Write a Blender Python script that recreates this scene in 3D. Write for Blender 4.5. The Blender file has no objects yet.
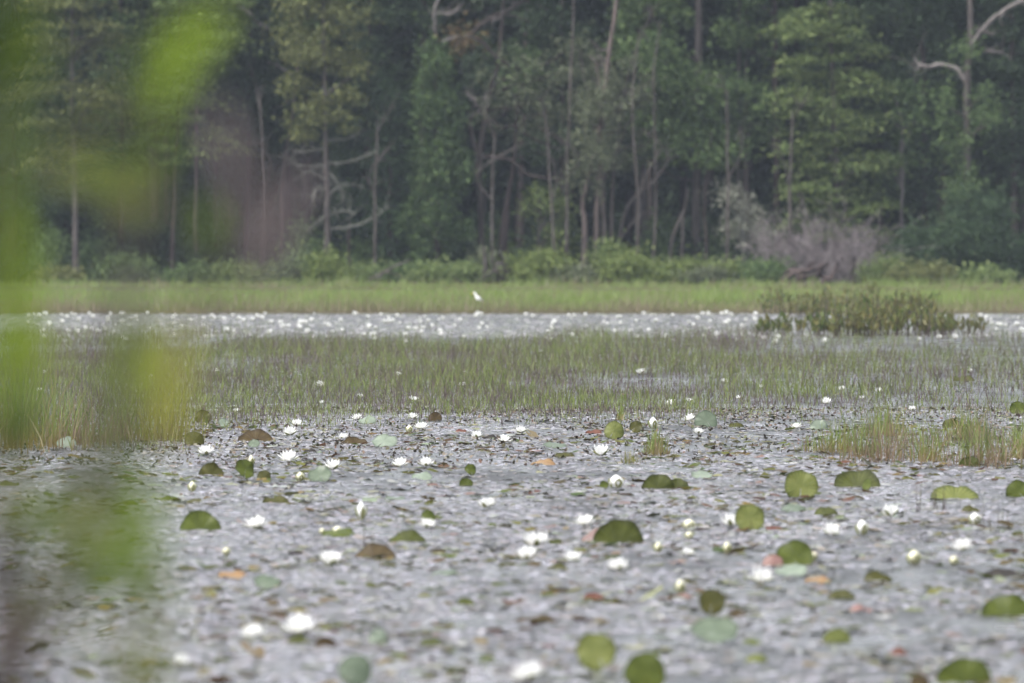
import bpy, math, random
import numpy as np
S = bpy.context.scene
COL = S.collection
# ------------------------------------------------------------------ camera
F = 300.0 / 36.0 * 1024.0          # focal length in pixels of a 1024 px wide frame
H = 1.5                            # camera height above the water
YH = 231.0                         # horizon row
cam = bpy.data.cameras.new("camera"); co = bpy.data.objects.new("camera", cam); COL.objects.link(co)
cam.lens = 300; cam.sensor_width = 36; cam.clip_start = 0.1; cam.clip_end = 5000
co.location = (0, 0, H)
co.rotation_euler = (math.radians(90) - math.atan((341.5 - YH) / F), 0, 0)
cam.dof.use_dof = True; cam.dof.focus_distance = 66.0; cam.dof.aperture_fstop = 5.7
S.camera = co
# ------------------------------------------------------------------ sky and sun (overcast)
SUN_EL, SUN_AZ = math.radians(62), math.radians(235)     # azimuth clockwise from +Y: behind and left of the camera
w = bpy.data.worlds.new("World"); S.world = w; w.use_nodes = True
nt = w.node_tree; nt.nodes.clear()
sky = nt.nodes.new('ShaderNodeTexSky'); sky.sky_type = 'NISHITA'; sky.sun_disc = False
sky.sun_elevation = SUN_EL; sky.sun_rotation = SUN_AZ; sky.air_density = 1.0; sky.dust_density = 3.0; sky.ozone_density = 1.0
hs = nt.nodes.new('ShaderNodeHueSaturation'); hs.inputs['Saturation'].default_value = 0.26; hs.inputs['Value'].default_value = 1.0
bg = nt.nodes.new('ShaderNodeBackground'); bg.inputs['Strength'].default_value = 0.15
wo = nt.nodes.new('ShaderNodeOutputWorld')
nt.links.new(sky.outputs[0], hs.inputs['Color']); nt.links.new(hs.outputs[0], bg.inputs[0]); nt.links.new(bg.outputs[0], wo.inputs[0])
sl = bpy.data.lights.new("sun", 'SUN'); sl.energy = 1.5; sl.angle = math.radians(14); sl.color = (1.0, 0.955, 0.9)
so = bpy.data.objects.new("sun", sl); COL.objects.link(so); so.location = (0, 0, 60)
so.rotation_euler = (math.pi / 2 - SUN_EL, 0, math.pi - SUN_AZ)
S.view_settings.view_transform = 'Standard'; S.view_settings.look = 'None'
S.view_settings.exposure = 1.42; S.view_settings.gamma = 1.0; S.view_settings.use_curve_mapping = False
try:
    S.cycles.use_denoising = True; S.cycles.max_bounces = 6; S.cycles.diffuse_bounces = 3
    S.cycles.transmission_bounces = 4; S.cycles.volume_bounces = 0; S.cycles.glossy_bounces = 2
    S.cycles.use_adaptive_sampling = True; S.cycles.adaptive_threshold = 0.02
except Exception: pass

rng = np.random.default_rng(7)
random.seed(7)
def lin(r, g, b):
    f = lambda v: (v / 255 / 12.92) if v / 255 <= 0.04045 else ((v / 255 + 0.055) / 1.055) ** 2.4
    return (f(r), f(g), f(b), 1.0)
def D(py): return H * F / (py - YH)                       # distance of the water point seen in row py
def G(px, py, z=0.0):
    d = D(py); return ((px - 512) * d / F, d, z)
def PX(px, py, d): return ((px - 512) * d / F, d, H + (YH - py) * d / F)

# ------------------------------------------------------------------ materials
MATS = {}
def leafmat(name, cols, rough=0.7, trans=0.3, spec=0.15, noise=None, bump=0.0):
    """colours spread over the islands (leaves) of a mesh"""
    if name in MATS: return MATS[name]
    m = bpy.data.materials.new(name); m.use_nodes = True; t = m.node_tree; t.nodes.clear(); N = t.nodes.new; L = t.links.new
    geo = N('ShaderNodeNewGeometry'); rp = N('ShaderNodeValToRGB')
    cr = rp.color_ramp; k = len(cols)
    cr.interpolation = 'LINEAR'
    cr.elements[0].position = 0; cr.elements[0].color = cols[0]
    cr.elements[1].position = 1; cr.elements[1].color = cols[-1]
    for i in range(1, k - 1):
        e = cr.elements.new(i / (k - 1)); e.color = cols[i]
    L(geo.outputs['Random Per Island'], rp.inputs[0])
    base = rp.outputs[0]
    if noise:
        tc = N('ShaderNodeTexCoord'); nz = N('ShaderNodeTexNoise'); nz.inputs['Scale'].default_value = noise[0]; nz.inputs['Detail'].default_value = 3
        L(tc.outputs['Object'], nz.inputs['Vector'])
        mr = N('ShaderNodeMapRange'); mr.inputs[1].default_value = 0.35; mr.inputs[2].default_value = 0.65; mr.inputs[3].default_value = 0; mr.inputs[4].default_value = noise[2]
        L(nz.outputs[0], mr.inputs[0])
        mx = N('ShaderNodeMix'); mx.data_type = 'RGBA'; L(mr.outputs[0], mx.inputs[0]); L(base, mx.inputs[6]); mx.inputs[7].default_value = noise[1]
        base = mx.outputs[2]
    p = N('ShaderNodeBsdfPrincipled'); p.inputs['Roughness'].default_value = rough; p.inputs['Specular IOR Level'].default_value = spec
    L(base, p.inputs['Base Color'])
    o = N('ShaderNodeOutputMaterial')
    if trans > 0:
        tr = N('ShaderNodeBsdfTranslucent'); L(base, tr.inputs[0]); ms = N('ShaderNodeMixShader'); ms.inputs[0].default_value = trans
        L(p.outputs[0], ms.inputs[1]); L(tr.outputs[0], ms.inputs[2]); L(ms.outputs[0], o.inputs[0])
    else: L(p.outputs[0], o.inputs[0])
    MATS[name] = m; return m
def barkmat(name, a, b, scale=6.0):
    if name in MATS: return MATS[name]
    m = bpy.data.materials.new(name); m.use_nodes = True; t = m.node_tree; N = t.nodes.new; L = t.links.new
    p = t.nodes['Principled BSDF']; p.inputs['Roughness'].default_value = 0.9; p.inputs['Specular IOR Level'].default_value = 0.1
    tc = N('ShaderNodeTexCoord'); mp = N('ShaderNodeMapping'); mp.inputs['Scale'].default_value = (scale, scale, scale * 0.25)
    nz = N('ShaderNodeTexNoise'); nz.inputs['Scale'].default_value = 1.0; nz.inputs['Detail'].default_value = 6; nz.inputs['Roughness'].default_value = .7
    rp = N('ShaderNodeValToRGB'); rp.color_ramp.elements[0].position = .38; rp.color_ramp.elements[1].position = .62
    rp.color_ramp.elements[0].color = a; rp.color_ramp.elements[1].color = b
    L(tc.outputs['Object'], mp.inputs[0]); L(mp.outputs[0], nz.inputs['Vector']); L(nz.outputs[0], rp.inputs[0]); L(rp.outputs[0], p.inputs['Base Color'])
    bp = N('ShaderNodeBump'); bp.inputs['Distance'].default_value = .02; L(nz.outputs[0], bp.inputs['Height']); L(bp.outputs[0], p.inputs['Normal'])
    MATS[name] = m; return m
def blademat(name, low, high, dead, deadshare=.3, trans=.25, split=.45):
    """grass: colour runs up the blade (attribute 'h'), a share of the blades is dead"""
    m = bpy.data.materials.new(name); m.use_nodes = True; t = m.node_tree; t.nodes.clear(); N = t.nodes.new; L = t.links.new
    at = N('ShaderNodeAttribute'); at.attribute_name = 'h'
    geo = N('ShaderNodeNewGeometry')
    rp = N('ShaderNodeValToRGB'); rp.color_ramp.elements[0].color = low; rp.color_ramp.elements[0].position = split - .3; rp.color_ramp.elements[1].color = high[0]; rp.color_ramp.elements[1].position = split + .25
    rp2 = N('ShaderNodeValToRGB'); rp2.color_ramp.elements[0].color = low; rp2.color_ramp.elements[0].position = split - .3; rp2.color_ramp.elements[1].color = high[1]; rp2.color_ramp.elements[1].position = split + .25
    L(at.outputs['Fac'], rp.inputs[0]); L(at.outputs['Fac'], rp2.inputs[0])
    mx = N('ShaderNodeMix'); mx.data_type = 'RGBA'; L(geo.outputs['Random Per Island'], mx.inputs[0]); L(rp.outputs[0], mx.inputs[6]); L(rp2.outputs[0], mx.inputs[7])
    # dead blades in patches: random + patch noise
    tc = N('ShaderNodeTexCoord'); nz = N('ShaderNodeTexNoise'); nz.inputs['Scale'].default_value = .55; nz.inputs['Detail'].default_value = 4
    L(tc.outputs['Object'], nz.inputs['Vector'])
    ad = N('ShaderNodeMath'); ad.operation = 'MULTIPLY_ADD'; L(nz.outputs[0], ad.inputs[0]); ad.inputs[1].default_value = 3.6; ad.inputs[2].default_value = -1.8 + deadshare
    wn = N('ShaderNodeTexWhiteNoise'); wn.noise_dimensions = '1D'; L(geo.outputs['Random Per Island'], wn.inputs['W'])
    lt = N('ShaderNodeMath'); lt.operation = 'LESS_THAN'; L(wn.outputs[0], lt.inputs[0]); L(ad.outputs[0], lt.inputs[1])
    mx2 = N('ShaderNodeMix'); mx2.data_type = 'RGBA'; L(lt.outputs[0], mx2.inputs[0]); L(mx.outputs[2], mx2.inputs[6]); mx2.inputs[7].default_value = dead
    p = N('ShaderNodeBsdfPrincipled'); p.inputs['Roughness'].default_value = .5; p.inputs['Specular IOR Level'].default_value = .35
    L(mx2.outputs[2], p.inputs['Base Color'])
    tr = N('ShaderNodeBsdfTranslucent'); L(mx2.outputs[2], tr.inputs[0]); ms = N('ShaderNodeMixShader'); ms.inputs[0].default_value = trans
    o = N('ShaderNodeOutputMaterial'); L(p.outputs[0], ms.inputs[1]); L(tr.outputs[0], ms.inputs[2]); L(ms.outputs[0], o.inputs[0])
    return m
def padmat(name, a, b, rough=.35, trans=.15, vein=.25, edge=None):
    """lily pad: radiating veins, blotches, darker/browner rim"""
    if name in MATS: return MATS[name]
    m = bpy.data.materials.new(name); m.use_nodes = True; t = m.node_tree; t.nodes.clear(); N = t.nodes.new; L = t.links.new
    tc = N('ShaderNodeTexCoord'); sp = N('ShaderNodeSeparateXYZ'); L(tc.outputs['Object'], sp.inputs[0])
    an = N('ShaderNodeMath'); an.operation = 'ARCTAN2'; L(sp.outputs[1], an.inputs[0]); L(sp.outputs[0], an.inputs[1])
    ml = N('ShaderNodeMath'); ml.operation = 'MULTIPLY'; L(an.outputs[0], ml.inputs[0]); ml.inputs[1].default_value = 13
    cs = N('ShaderNodeMath'); cs.operation = 'COSINE'; L(ml.outputs[0], cs.inputs[0])
    pw = N('ShaderNodeMath'); pw.operation = 'POWER'; ab = N('ShaderNodeMath'); ab.operation = 'ABSOLUTE'; L(cs.outputs[0], ab.inputs[0]); L(ab.outputs[0], pw.inputs[0]); pw.inputs[1].default_value = 8
    nz = N('ShaderNodeTexNoise'); nz.inputs['Scale'].default_value = 14; nz.inputs['Detail'].default_value = 4; L(tc.outputs['Object'], nz.inputs['Vector'])
    rp = N('ShaderNodeValToRGB'); rp.color_ramp.elements[0].color = a; rp.color_ramp.elements[0].position = .35; rp.color_ramp.elements[1].color = b; rp.color_ramp.elements[1].position = .68
    L(nz.outputs[0], rp.inputs[0])
    vm = N('ShaderNodeMath'); vm.operation = 'MULTIPLY'; L(pw.outputs[0], vm.inputs[0]); vm.inputs[1].default_value = vein
    mx = N('ShaderNodeMix'); mx.data_type = 'RGBA'; L(vm.outputs[0], mx.inputs[0]); L(rp.outputs[0], mx.inputs[6])
    mx.inputs[7].default_value = tuple(min(1, c * 1.7 + .02) for c in b[:3]) + (1,)
    at = N('ShaderNodeAttribute'); at.attribute_name = 'rim'
    mx3 = N('ShaderNodeMix'); mx3.data_type = 'RGBA'; em = N('ShaderNodeMath'); em.operation = 'MULTIPLY'; L(at.outputs['Fac'], em.inputs[0]); em.inputs[1].default_value = .8
    L(em.outputs[0], mx3.inputs[0]); L(mx.outputs[2], mx3.inputs[6]); mx3.inputs[7].default_value = edge or tuple(c * .55 for c in a[:3]) + (1,)
    p = N('ShaderNodeBsdfPrincipled'); p.inputs['Roughness'].default_value = rough; p.inputs['Specular IOR Level'].default_value = .2
    L(mx3.outputs[2], p.inputs['Base Color'])
    tr = N('ShaderNodeBsdfTranslucent'); L(mx3.outputs[2], tr.inputs[0]); ms = N('ShaderNodeMixShader'); ms.inputs[0].default_value = trans
    o = N('ShaderNodeOutputMaterial'); L(p.outputs[0], ms.inputs[1]); L(tr.outputs[0], ms.inputs[2]); L(ms.outputs[0], o.inputs[0])
    MATS[name] = m; return m

# ------------------------------------------------------------------ mesh helpers
def npmesh(name, V, faces, mat, smooth=False, attr=None, midx=None):
    """faces: list of (k x n) integer arrays (all the polygons with n corners)"""
    me = bpy.data.meshes.new(name)
    V = np.asarray(V, dtype=np.float32)
    fl = [np.asarray(f, dtype=np.int32) for f in (faces if isinstance(faces, list) else [faces]) if len(f)]
    loops = np.concatenate([f.ravel() for f in fl])
    sizes = np.concatenate([np.full(len(f), f.shape[1], dtype=np.int32) for f in fl])
    starts = np.concatenate([[0], np.cumsum(sizes)[:-1]]).astype(np.int32)
    me.vertices.add(len(V)); me.vertices.foreach_set('co', V.ravel())
    me.loops.add(len(loops)); me.loops.foreach_set('vertex_index', loops)
    me.polygons.add(len(sizes)); me.polygons.foreach_set('loop_start', starts)
    if smooth: me.polygons.foreach_set('use_smooth', np.ones(len(sizes), dtype=bool))
    for m in (mat if isinstance(mat, (list, tuple)) else [mat]): me.materials.append(m)
    if midx is not None: me.polygons.foreach_set('material_index', np.asarray(midx, dtype=np.int32))
    me.update(calc_edges=True)
    for k, v in (attr or {}).items():
        a = me.attributes.new(k, 'FLOAT', 'POINT'); a.data.foreach_set('value', np.asarray(v, dtype=np.float32))
    return me
def link(name, me, parent=None, loc=None, rot=None, label=None):
    o = bpy.data.objects.new(name, me); COL.objects.link(o)
    if parent: o.parent = parent
    if loc is not None: o.location = loc
    if rot is not None: o.rotation_euler = rot
    if label: o['label'] = label
    return o
def tag(o, label=None, cat=None, group=None, kind=None):
    if label: o['label'] = label
    if cat: o['category'] = cat
    if group: o['group'] = group
    if kind: o['kind'] = kind
    return o
def empty(name, loc, label, cat, group=None, rz=0.0):
    o = bpy.data.objects.new(name, None); COL.objects.link(o); o.location = loc; o.rotation_euler = (0, 0, rz)
    o.empty_display_size = .1
    return tag(o, label, cat, group)
def copy_tree(o, parent=None):
    c = o.copy(); COL.objects.link(c); c.parent = parent
    for ch in list(o.children): copy_tree(ch, c)
    return c
class Tubes:
    def __init__(s, n=7): s.V = []; s.Fq = []; s.k = 0; s.n = n
    def add(s, pts, rad, wob=0.0):
        P = np.array(pts, dtype=float); R = np.array(rad, dtype=float)
        # resample smoothly
        m = len(P)
        if m > 2 or wob:
            t = np.linspace(0, m - 1, (m - 1) * 4 + 1)
            Q = np.empty((len(t), 3))
            for c in range(3): Q[:, c] = cr(P[:, c], t)
            R = np.interp(t, np.arange(m), R)
            if wob: Q[1:-1] += rng.normal(0, wob, (len(Q) - 2, 3))
            P = Q
        T = np.gradient(P, axis=0); T /= np.linalg.norm(T, axis=1)[:, None] + 1e-9
        up = np.array([0.3, 1, .2]) if abs(T[0][1]) < .8 else np.array([1., 0, 0.2])
        A = np.cross(T, up); A /= np.linalg.norm(A, axis=1)[:, None] + 1e-9; B = np.cross(T, A)
        th = np.linspace(0, 2 * math.pi, s.n, endpoint=False)
        ring = P[:, None, :] + R[:, None, None] * (np.cos(th)[None, :, None] * A[:, None, :] + np.sin(th)[None, :, None] * B[:, None, :])
        k = len(P); s.V.append(ring.reshape(-1, 3))
        i = np.arange(k - 1)[:, None] * s.n; j = np.arange(s.n)[None, :]; j2 = (j + 1) % s.n
        q = np.stack([i + j, i + j2, i + s.n + j2, i + s.n + j], -1).reshape(-1, 4) + s.k
        s.Fq.append(q); s.k += k * s.n
    def mesh(s, name, mat): return npmesh(name, np.concatenate(s.V), [np.concatenate(s.Fq)], mat, smooth=True)
def cr(a, t):
    """Catmull-Rom through values a at parameters t"""
    m = len(a); i = np.clip(np.floor(t).astype(int), 0, m - 2); u = t - i
    p0 = a[np.clip(i - 1, 0, m - 1)]; p1 = a[i]; p2 = a[i + 1]; p3 = a[np.clip(i + 2, 0, m - 1)]
    return .5 * ((2 * p1) + (-p0 + p2) * u + (2 * p0 - 5 * p1 + 4 * p2 - p3) * u * u + (-p0 + 3 * p1 - 3 * p2 + p3) * u ** 3)
def leafquads(C, size, aspect=.5, up=0.0, droop=0.0):
    """one bent rhombus leaf (4 points) at each centre"""
    n = len(C); a = rng.normal(size=(n, 3)); a[:, 2] *= (1 - up); a[:, 2] -= droop; a /= np.linalg.norm(a, axis=1)[:, None]
    nn = rng.normal(size=(n, 3)); nn[:, 2] = np.abs(nn[:, 2]) + up * 2
    b = np.cross(nn, a); b /= np.linalg.norm(b, axis=1)[:, None] + 1e-9
    s = (size * rng.uniform(.6, 1.4, n))[:, None]
    V = np.stack([C - a * s * .5, C + b * s * aspect * .5, C + a * s * .5, C - b * s * aspect * .5], 1).reshape(-1, 3)
    Fq = np.arange(n * 4).reshape(-1, 4)
    return V, Fq
def blades(X, Y, Z, hgt, wid, lean, k=3):
    """grass blades of k+1 levels; returns V, [quads], attr h"""
    n = len(X); az = rng.uniform(0, 2 * math.pi, n); ln = np.abs(rng.normal(0, lean, n)); wa = rng.normal(0, .6, n)
    wd = np.stack([np.cos(wa), np.sin(wa), np.zeros(n)], 1)      # width direction, roughly across the view
    dirv = np.stack([np.cos(az), np.sin(az), np.zeros(n)], 1)
    V = np.zeros((n, k + 1, 2, 3)); hh = np.zeros((n, k + 1, 2))
    for i in range(k + 1):
        t = i / k
        c = np.stack([X, Y, Z], 1) + dirv * (np.sin(ln) * hgt * t ** 1.5)[:, None]; c[:, 2] += np.cos(ln) * hgt * t
        ww = (wid * (1 - t ** 2 * .9) * .5)[:, None] * wd
        V[:, i, 0] = c - ww; V[:, i, 1] = c + ww; hh[:, i] = t
    b = np.arange(n)[:, None] * (2 * (k + 1)); j = np.arange(k)[None, :] * 2
    q = np.stack([b + j, b + j + 1, b + j + 3, b + j + 2], -1).reshape(-1, 4)
    return V.reshape(-1, 3), q, hh.ravel()
def vnoise(x, y, s, seed=0):
    """cheap smooth value noise 0..1"""
    r = np.random.default_rng(seed).random((64, 64)); x = x / s; y = y / s
    xi = np.floor(x).astype(int); yi = np.floor(y).astype(int); u = x - xi; v = y - yi; u = u * u * (3 - 2 * u); v = v * v * (3 - 2 * v)
    g = lambda a, b: r[a % 64, b % 64]
    return (g(xi, yi) * (1 - u) + g(xi + 1, yi) * u) * (1 - v) + (g(xi, yi + 1) * (1 - u) + g(xi + 1, yi + 1) * u) * v

# ------------------------------------------------------------------ the setting: ground and water
def ground_z(y):
    return np.interp(y, [-300, -10, 2, 9, 13, 20, 146, 153, 175, 225, 234, 250, 320, 2600], [.6, .25, .12, .02, -.15, -.6, -.5, .02, .02, .01, .01, .2, .6, 4.0])
ys = np.concatenate([np.linspace(-300, 0, 10), np.arange(2, 24, 1.5), np.linspace(30, 150, 9), np.arange(152, 260, 2.5), np.linspace(270, 340, 10), np.geomspace(400, 2600, 10)])
xs = np.concatenate([-np.geomspace(1500, 60, 10), np.linspace(-50, 50, 60), np.geomspace(60, 1500, 10)])
XX, YY = np.meshgrid(xs, ys); ZZ = ground_z(YY) + (vnoise(XX + 900, YY + 900, 6, 3) - .5) * .08 * ((YY > 236) | (YY < 5))
V = np.stack([XX, YY, ZZ], -1).reshape(-1, 3); nx = len(xs)
ii = (np.arange(len(ys) - 1)[:, None] * nx + np.arange(nx - 1)[None, :]).ravel()
gm = barkmat('earth', (0.035, 0.028, 0.018, 1), (0.07, 0.065, 0.03, 1), 1.4)
tag(link('ground', npmesh('ground', V, [np.stack([ii, ii + 1, ii + nx + 1, ii + nx], 1)], gm, smooth=True)), kind='structure')

def watermat():
    m = bpy.data.materials.new('pond water'); m.use_nodes = True; t = m.node_tree; N = t.nodes.new; L = t.links.new
    p = t.nodes['Principled BSDF']; p.inputs['Base Color'].default_value = (0.022, 0.022, 0.022, 1)
    p.inputs['IOR'].default_value = 1.33; p.inputs['Specular IOR Level'].default_value = .5
    tc = N('ShaderNodeTexCoord')
    def nz(sc, det, ro=.6):
        mp = N('ShaderNodeMapping'); mp.inputs['Scale'].default_value = sc; n = N('ShaderNodeTexNoise'); n.inputs['Scale'].default_value = 1; n.inputs['Detail'].default_value = det; n.inputs['Roughness'].default_value = ro
        L(tc.outputs['Object'], mp.inputs[0]); L(mp.outputs[0], n.inputs['Vector']); return n.outputs[0]
    a = nz((14, 3.5, 1), 5, .65); b = nz((1.6, .3, 1), 3)
    bp = N('ShaderNodeBump'); bp.inputs['Strength'].default_value = 1.0; bp.inputs['Distance'].default_value = .035; L(a, bp.inputs['Height'])
    bp2 = N('ShaderNodeBump'); bp2.inputs['Strength'].default_value = 1.0; bp2.inputs['Distance'].default_value = .10; L(b, bp2.inputs['Height']); L(bp.outputs[0], bp2.inputs['Normal'])
    L(bp2.outputs[0], p.inputs['Normal'])
    mr = N('ShaderNodeMapRange'); mr.inputs[1].default_value = .35; mr.inputs[2].default_value = .65; mr.inputs[3].default_value = .22; mr.inputs[4].default_value = .5; L(b, mr.inputs[0]); L(mr.outputs[0], p.inputs['Roughness'])
    return m
wm = watermat()
wx = [-260, -30, -12, 12, 30, 260]; wy = [10, 30, 60, 100, 140, 155]
V = np.array([(x, y, 0) for y in wy for x in wx], float); ii = np.array([r * 6 + c for r in range(5) for c in range(5)])
tag(link('water', npmesh('water', V, [np.stack([ii, ii + 1, ii + 7, ii + 6], 1)], wm)), kind='structure')

# ------------------------------------------------------------------ haze
hm = bpy.data.materials.new('haze'); hm.use_nodes = True; hm.node_tree.nodes.clear()
pv = hm.node_tree.nodes.new('ShaderNodeVolumePrincipled'); ho = hm.node_tree.nodes.new('ShaderNodeOutputMaterial')
pv.inputs['Color'].default_value = (.74, .83, 1.0, 1); pv.inputs['Density'].default_value = .00018; pv.inputs['Anisotropy'].default_value = 0.0
hm.node_tree.links.new(pv.outputs[0], ho.inputs['Volume'])
hx, hy0, hy1, hz0, hz1 = 1600, -320, 2700, -2.0, 24.0
V = [(x, y, z) for z in (hz0, hz1) for y in (hy0, hy1) for x in (-hx, hx)]
haze = link('haze', npmesh('haze', V, [np.array([(0, 2, 3, 1), (4, 5, 7, 6), (0, 1, 5, 4), (2, 6, 7, 3), (0, 4, 6, 2), (1, 3, 7, 5)])], hm))
tag(haze, kind='stuff', cat='haze', label='thin pale haze softening the far tree line')

# ------------------------------------------------------------------ trees
BK = {'grey': barkmat('grey bark', (.055, .047, .045, 1), (.12, .105, .098, 1)),
      'dark': barkmat('dark bark', (.03, .024, .022, 1), (.07, .058, .052, 1)),
      'pink': barkmat('pale peeling bark', (.07, .055, .052, 1), (.17, .135, .125, 1), 5),
      'brown': barkmat('brown bark', (.04, .03, .028, 1), (.085, .065, .06, 1)),
      'dead': barkmat('bleached deadwood', (.10, .09, .087, 1), (.22, .2, .19, 1), 4),
      'lichen': barkmat('lichened deadwood', (.08, .08, .07, 1), (.17, .175, .15, 1), 8)}
LF = {'olive': leafmat('olive foliage', [(.08, .09, .035, 1), (.13, .15, .055, 1), (.18, .19, .075, 1)]),
      'fresh': leafmat('fresh green foliage', [(.07, .105, .035, 1), (.13, .18, .065, 1), (.22, .27, .10, 1)]),
      'mid': leafmat('mid green foliage', [(.04, .07, .03, 1), (.09, .14, .05, 1), (.15, .21, .085, 1)]),
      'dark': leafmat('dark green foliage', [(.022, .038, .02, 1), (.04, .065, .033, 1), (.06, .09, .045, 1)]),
      'young': leafmat('young green foliage', [(.04, .07, .03, 1), (.07, .115, .045, 1), (.115, .165, .06, 1)]),
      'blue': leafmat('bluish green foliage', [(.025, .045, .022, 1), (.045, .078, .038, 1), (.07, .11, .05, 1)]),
      'bright': leafmat('yellow green foliage', [(.08, .115, .03, 1), (.13, .175, .05, 1), (.20, .24, .08, 1)]),
      'greygreen': leafmat('grey green foliage', [(.07, .085, .05, 1), (.11, .13, .075, 1), (.16, .18, .11, 1)]),
      'lichen': leafmat('pale moss foliage', [(.16, .16, .13, 1), (.23, .24, .19, 1), (.3, .31, .25, 1)]),
      'rust': leafmat('rusty dying foliage', [(.10, .065, .03, 1), (.15, .10, .045, 1), (.14, .13, .05, 1)])}
def foliage(name, ells, d, mat, style='broad', dens=1.0, size=.15, parent=None, base=None, deep=.75):
    """ells: (cx, cy, rx, ry[, density]) in pixels at distance d; depth of an ellipsoid is like its width"""
    k = d / F; Cs = []; hubs = []
    for e in ells:
        cx, cy, rx, ry = e[:4]; q = (e[4] if len(e) > 4 else 1.0) * dens
        rx *= k; ry *= k; ryd = max(rx * deep, .5)
        n_cl = max(4, int(18 * rx * ry * q + 3))
        u = rng.normal(size=(n_cl, 3)); u /= np.linalg.norm(u, axis=1)[:, None]; u *= (rng.uniform(.25, 1, n_cl) ** .5)[:, None]
        c0 = np.array(PX(cx, cy, d)); cc = c0 + u * np.array([rx, ryd, ry])
        hubs.append(cc)
        for c in cc:
            if style == 'cypress': sc = np.array([.62, .5, .11]) * rng.uniform(.6, 1.3); nl = int(120 * rng.uniform(.6, 1.3))
            elif style == 'upright': sc = np.array([.26, .26, .36]) * rng.uniform(.7, 1.3); nl = int(110 * rng.uniform(.6, 1.3))
            elif style == 'fine': sc = np.array([.35, .35, .3]) * rng.uniform(.6, 1.3); nl = int(70 * rng.uniform(.6, 1.3))
            else: sc = np.array([.42, .42, .24]) * rng.uniform(.6, 1.35); nl = int(110 * rng.uniform(.6, 1.3))
            pts = rng.normal(size=(nl, 3)) * sc * .6
            if style == 'cypress': pts[:, 2] -= (np.abs(pts[:, 0]) ** 1.5) * .25
            Cs.append(pts + c)
    C = np.concatenate(Cs); C = C[C[:, 2] > .12]
    if base is not None: C = C - np.array(base)
    V, q = leafquads(C, size, .5, up=.5 if style == 'cypress' else .15)
    me = npmesh(name, V, [q], mat)
    return (link(name, me, parent) if parent is not None else me), np.concatenate(hubs)
def w2r(wpx, d): return max(wpx, .6) * d / F * .42
def tree(label, trunk, crown=None, leaf='mid', bark='brown', d=240.0, style='broad', dens=1.0, size=.15, extra=(), limbs=(), dead=(), deadbark='dead', name='tree', cat='tree', extracrowns=(), auto=14, group=None, dcrown=0.0):
    bx, by = trunk[0][0], trunk[0][1]
    bz = float(ground_z(d)); base = np.array([(bx - 512) * d / F, d, bz])
    root = empty(name, base, label, cat, group)
    tb = Tubes(8)
    def path(pl, dz=0.0, seed=True):
        pts = [np.array(PX(x, y, d)) - base for x, y, _ in pl]
        return pts, [w2r(wv, d) for _, _, wv in pl]
    p, r = path(trunk); p[0][2] = -.15; p[0][1] = 0; r[0] *= 1.25
    tb.add(p, r, wob=.012)
    for l in extra:
        p2, r2 = path(l); p2[0][2] = -.15; tb.add(p2, r2, wob=.01)
    for l in limbs:
        p2, r2 = path(l); dy = rng.uniform(-.5, .3)
        for i in range(1, len(p2)): p2[i][1] += dy * i / len(p2)
        tb.add(p2, r2, wob=.015)
    hubs = None
    if crown:
        _, hubs = foliage('crown', crown, d + dcrown, LF[leaf], style, dens, size, root, base)
        P = np.array(path(trunk)[0]); 
        sel = rng.choice(len(hubs), min(auto, len(hubs)), replace=False)
        for hpt in hubs[sel]:
            hp = hpt - base
            j = np.argmin(np.abs(P[:, 2] - (hp[2] - rng.uniform(.2, 1.2))))
            zt = min(max(hp[2] - rng.uniform(.1, .9), P[:, 2].min() + .5), P[:, 2].max()); 
            o_ = np.argsort(P[:, 2]); s0 = np.array([np.interp(zt, P[o_, 2], P[o_, c]) for c in range(3)])
            mid = (s0 + hp) / 2 + np.array([0, 0, rng.uniform(-.1, .2)])
            tb.add([s0, mid, hp], [.035, .022, .008], wob=.02)
    for i, (ells, lf) in enumerate(extracrowns):
        foliage('crown', ells, d - .3, LF[lf], style, dens, size, root, base)
    link('trunk', tb.mesh('trunk', BK[bark]), root)
    for l in dead:
        t2 = Tubes(6); p2, r2 = path(l); dy = rng.uniform(-1.2, .2)
        for i in range(1, len(p2)): p2[i][1] += dy * i / len(p2)
        t2.add(p2, r2, wob=.012)
        # a few twigs
        for _ in range(max(2, len(p2)) * 3):
            i = rng.integers(0, len(p2) - 1); u = rng.uniform(.2, 1); s0 = p2[i] * (1 - u) + p2[i + 1] * u
            v = rng.normal(0, .16, 3) + (p2[i + 1] - p2[i]) * .25; t2.add([s0, s0 + v * .6 + [0, 0, .03], s0 + v * 1.5], [.012, .008, .003], wob=.012)
        link('dead_limb', t2.mesh('dead_limb', BK[deadbark]), root)
    return root

T = tree
T('olive-green feathery cypress at the far left with a thin straight trunk', [(76, 284, 7), (75, 170, 6), (72, 90, 5), (74, -120, 3)],
  [(75, -60, 55, 60), (70, 20, 60, 45), (72, 90, 55, 50), (72, 160, 42, 32, .5)], 'olive', 'grey', 238, 'cypress', name='cypress_tree', size=.13,
  limbs=[[(74, 130, 3), (90, 100, 2.5), (105, 85, 1.5)], [(74, 135, 3), (58, 110, 2.5), (45, 100, 1.5)], [(75, 175, 2.5), (50, 172, 2), (30, 178, 1)], [(75, 190, 2), (100, 182, 1.5), (120, 184, 1)]])
T('fresh green cypress right of the far-left cypress, behind the blurred bright leaf', [(172, 284, 5), (174, 200, 5), (178, 100, 4), (182, -110, 3)],
  [(185, -50, 60, 60), (190, 30, 55, 55), (170, 90, 48, 45), (185, 140, 40, 30, .6)], 'fresh', 'brown', 239, 'cypress', name='cypress_tree', size=.13)
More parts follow.
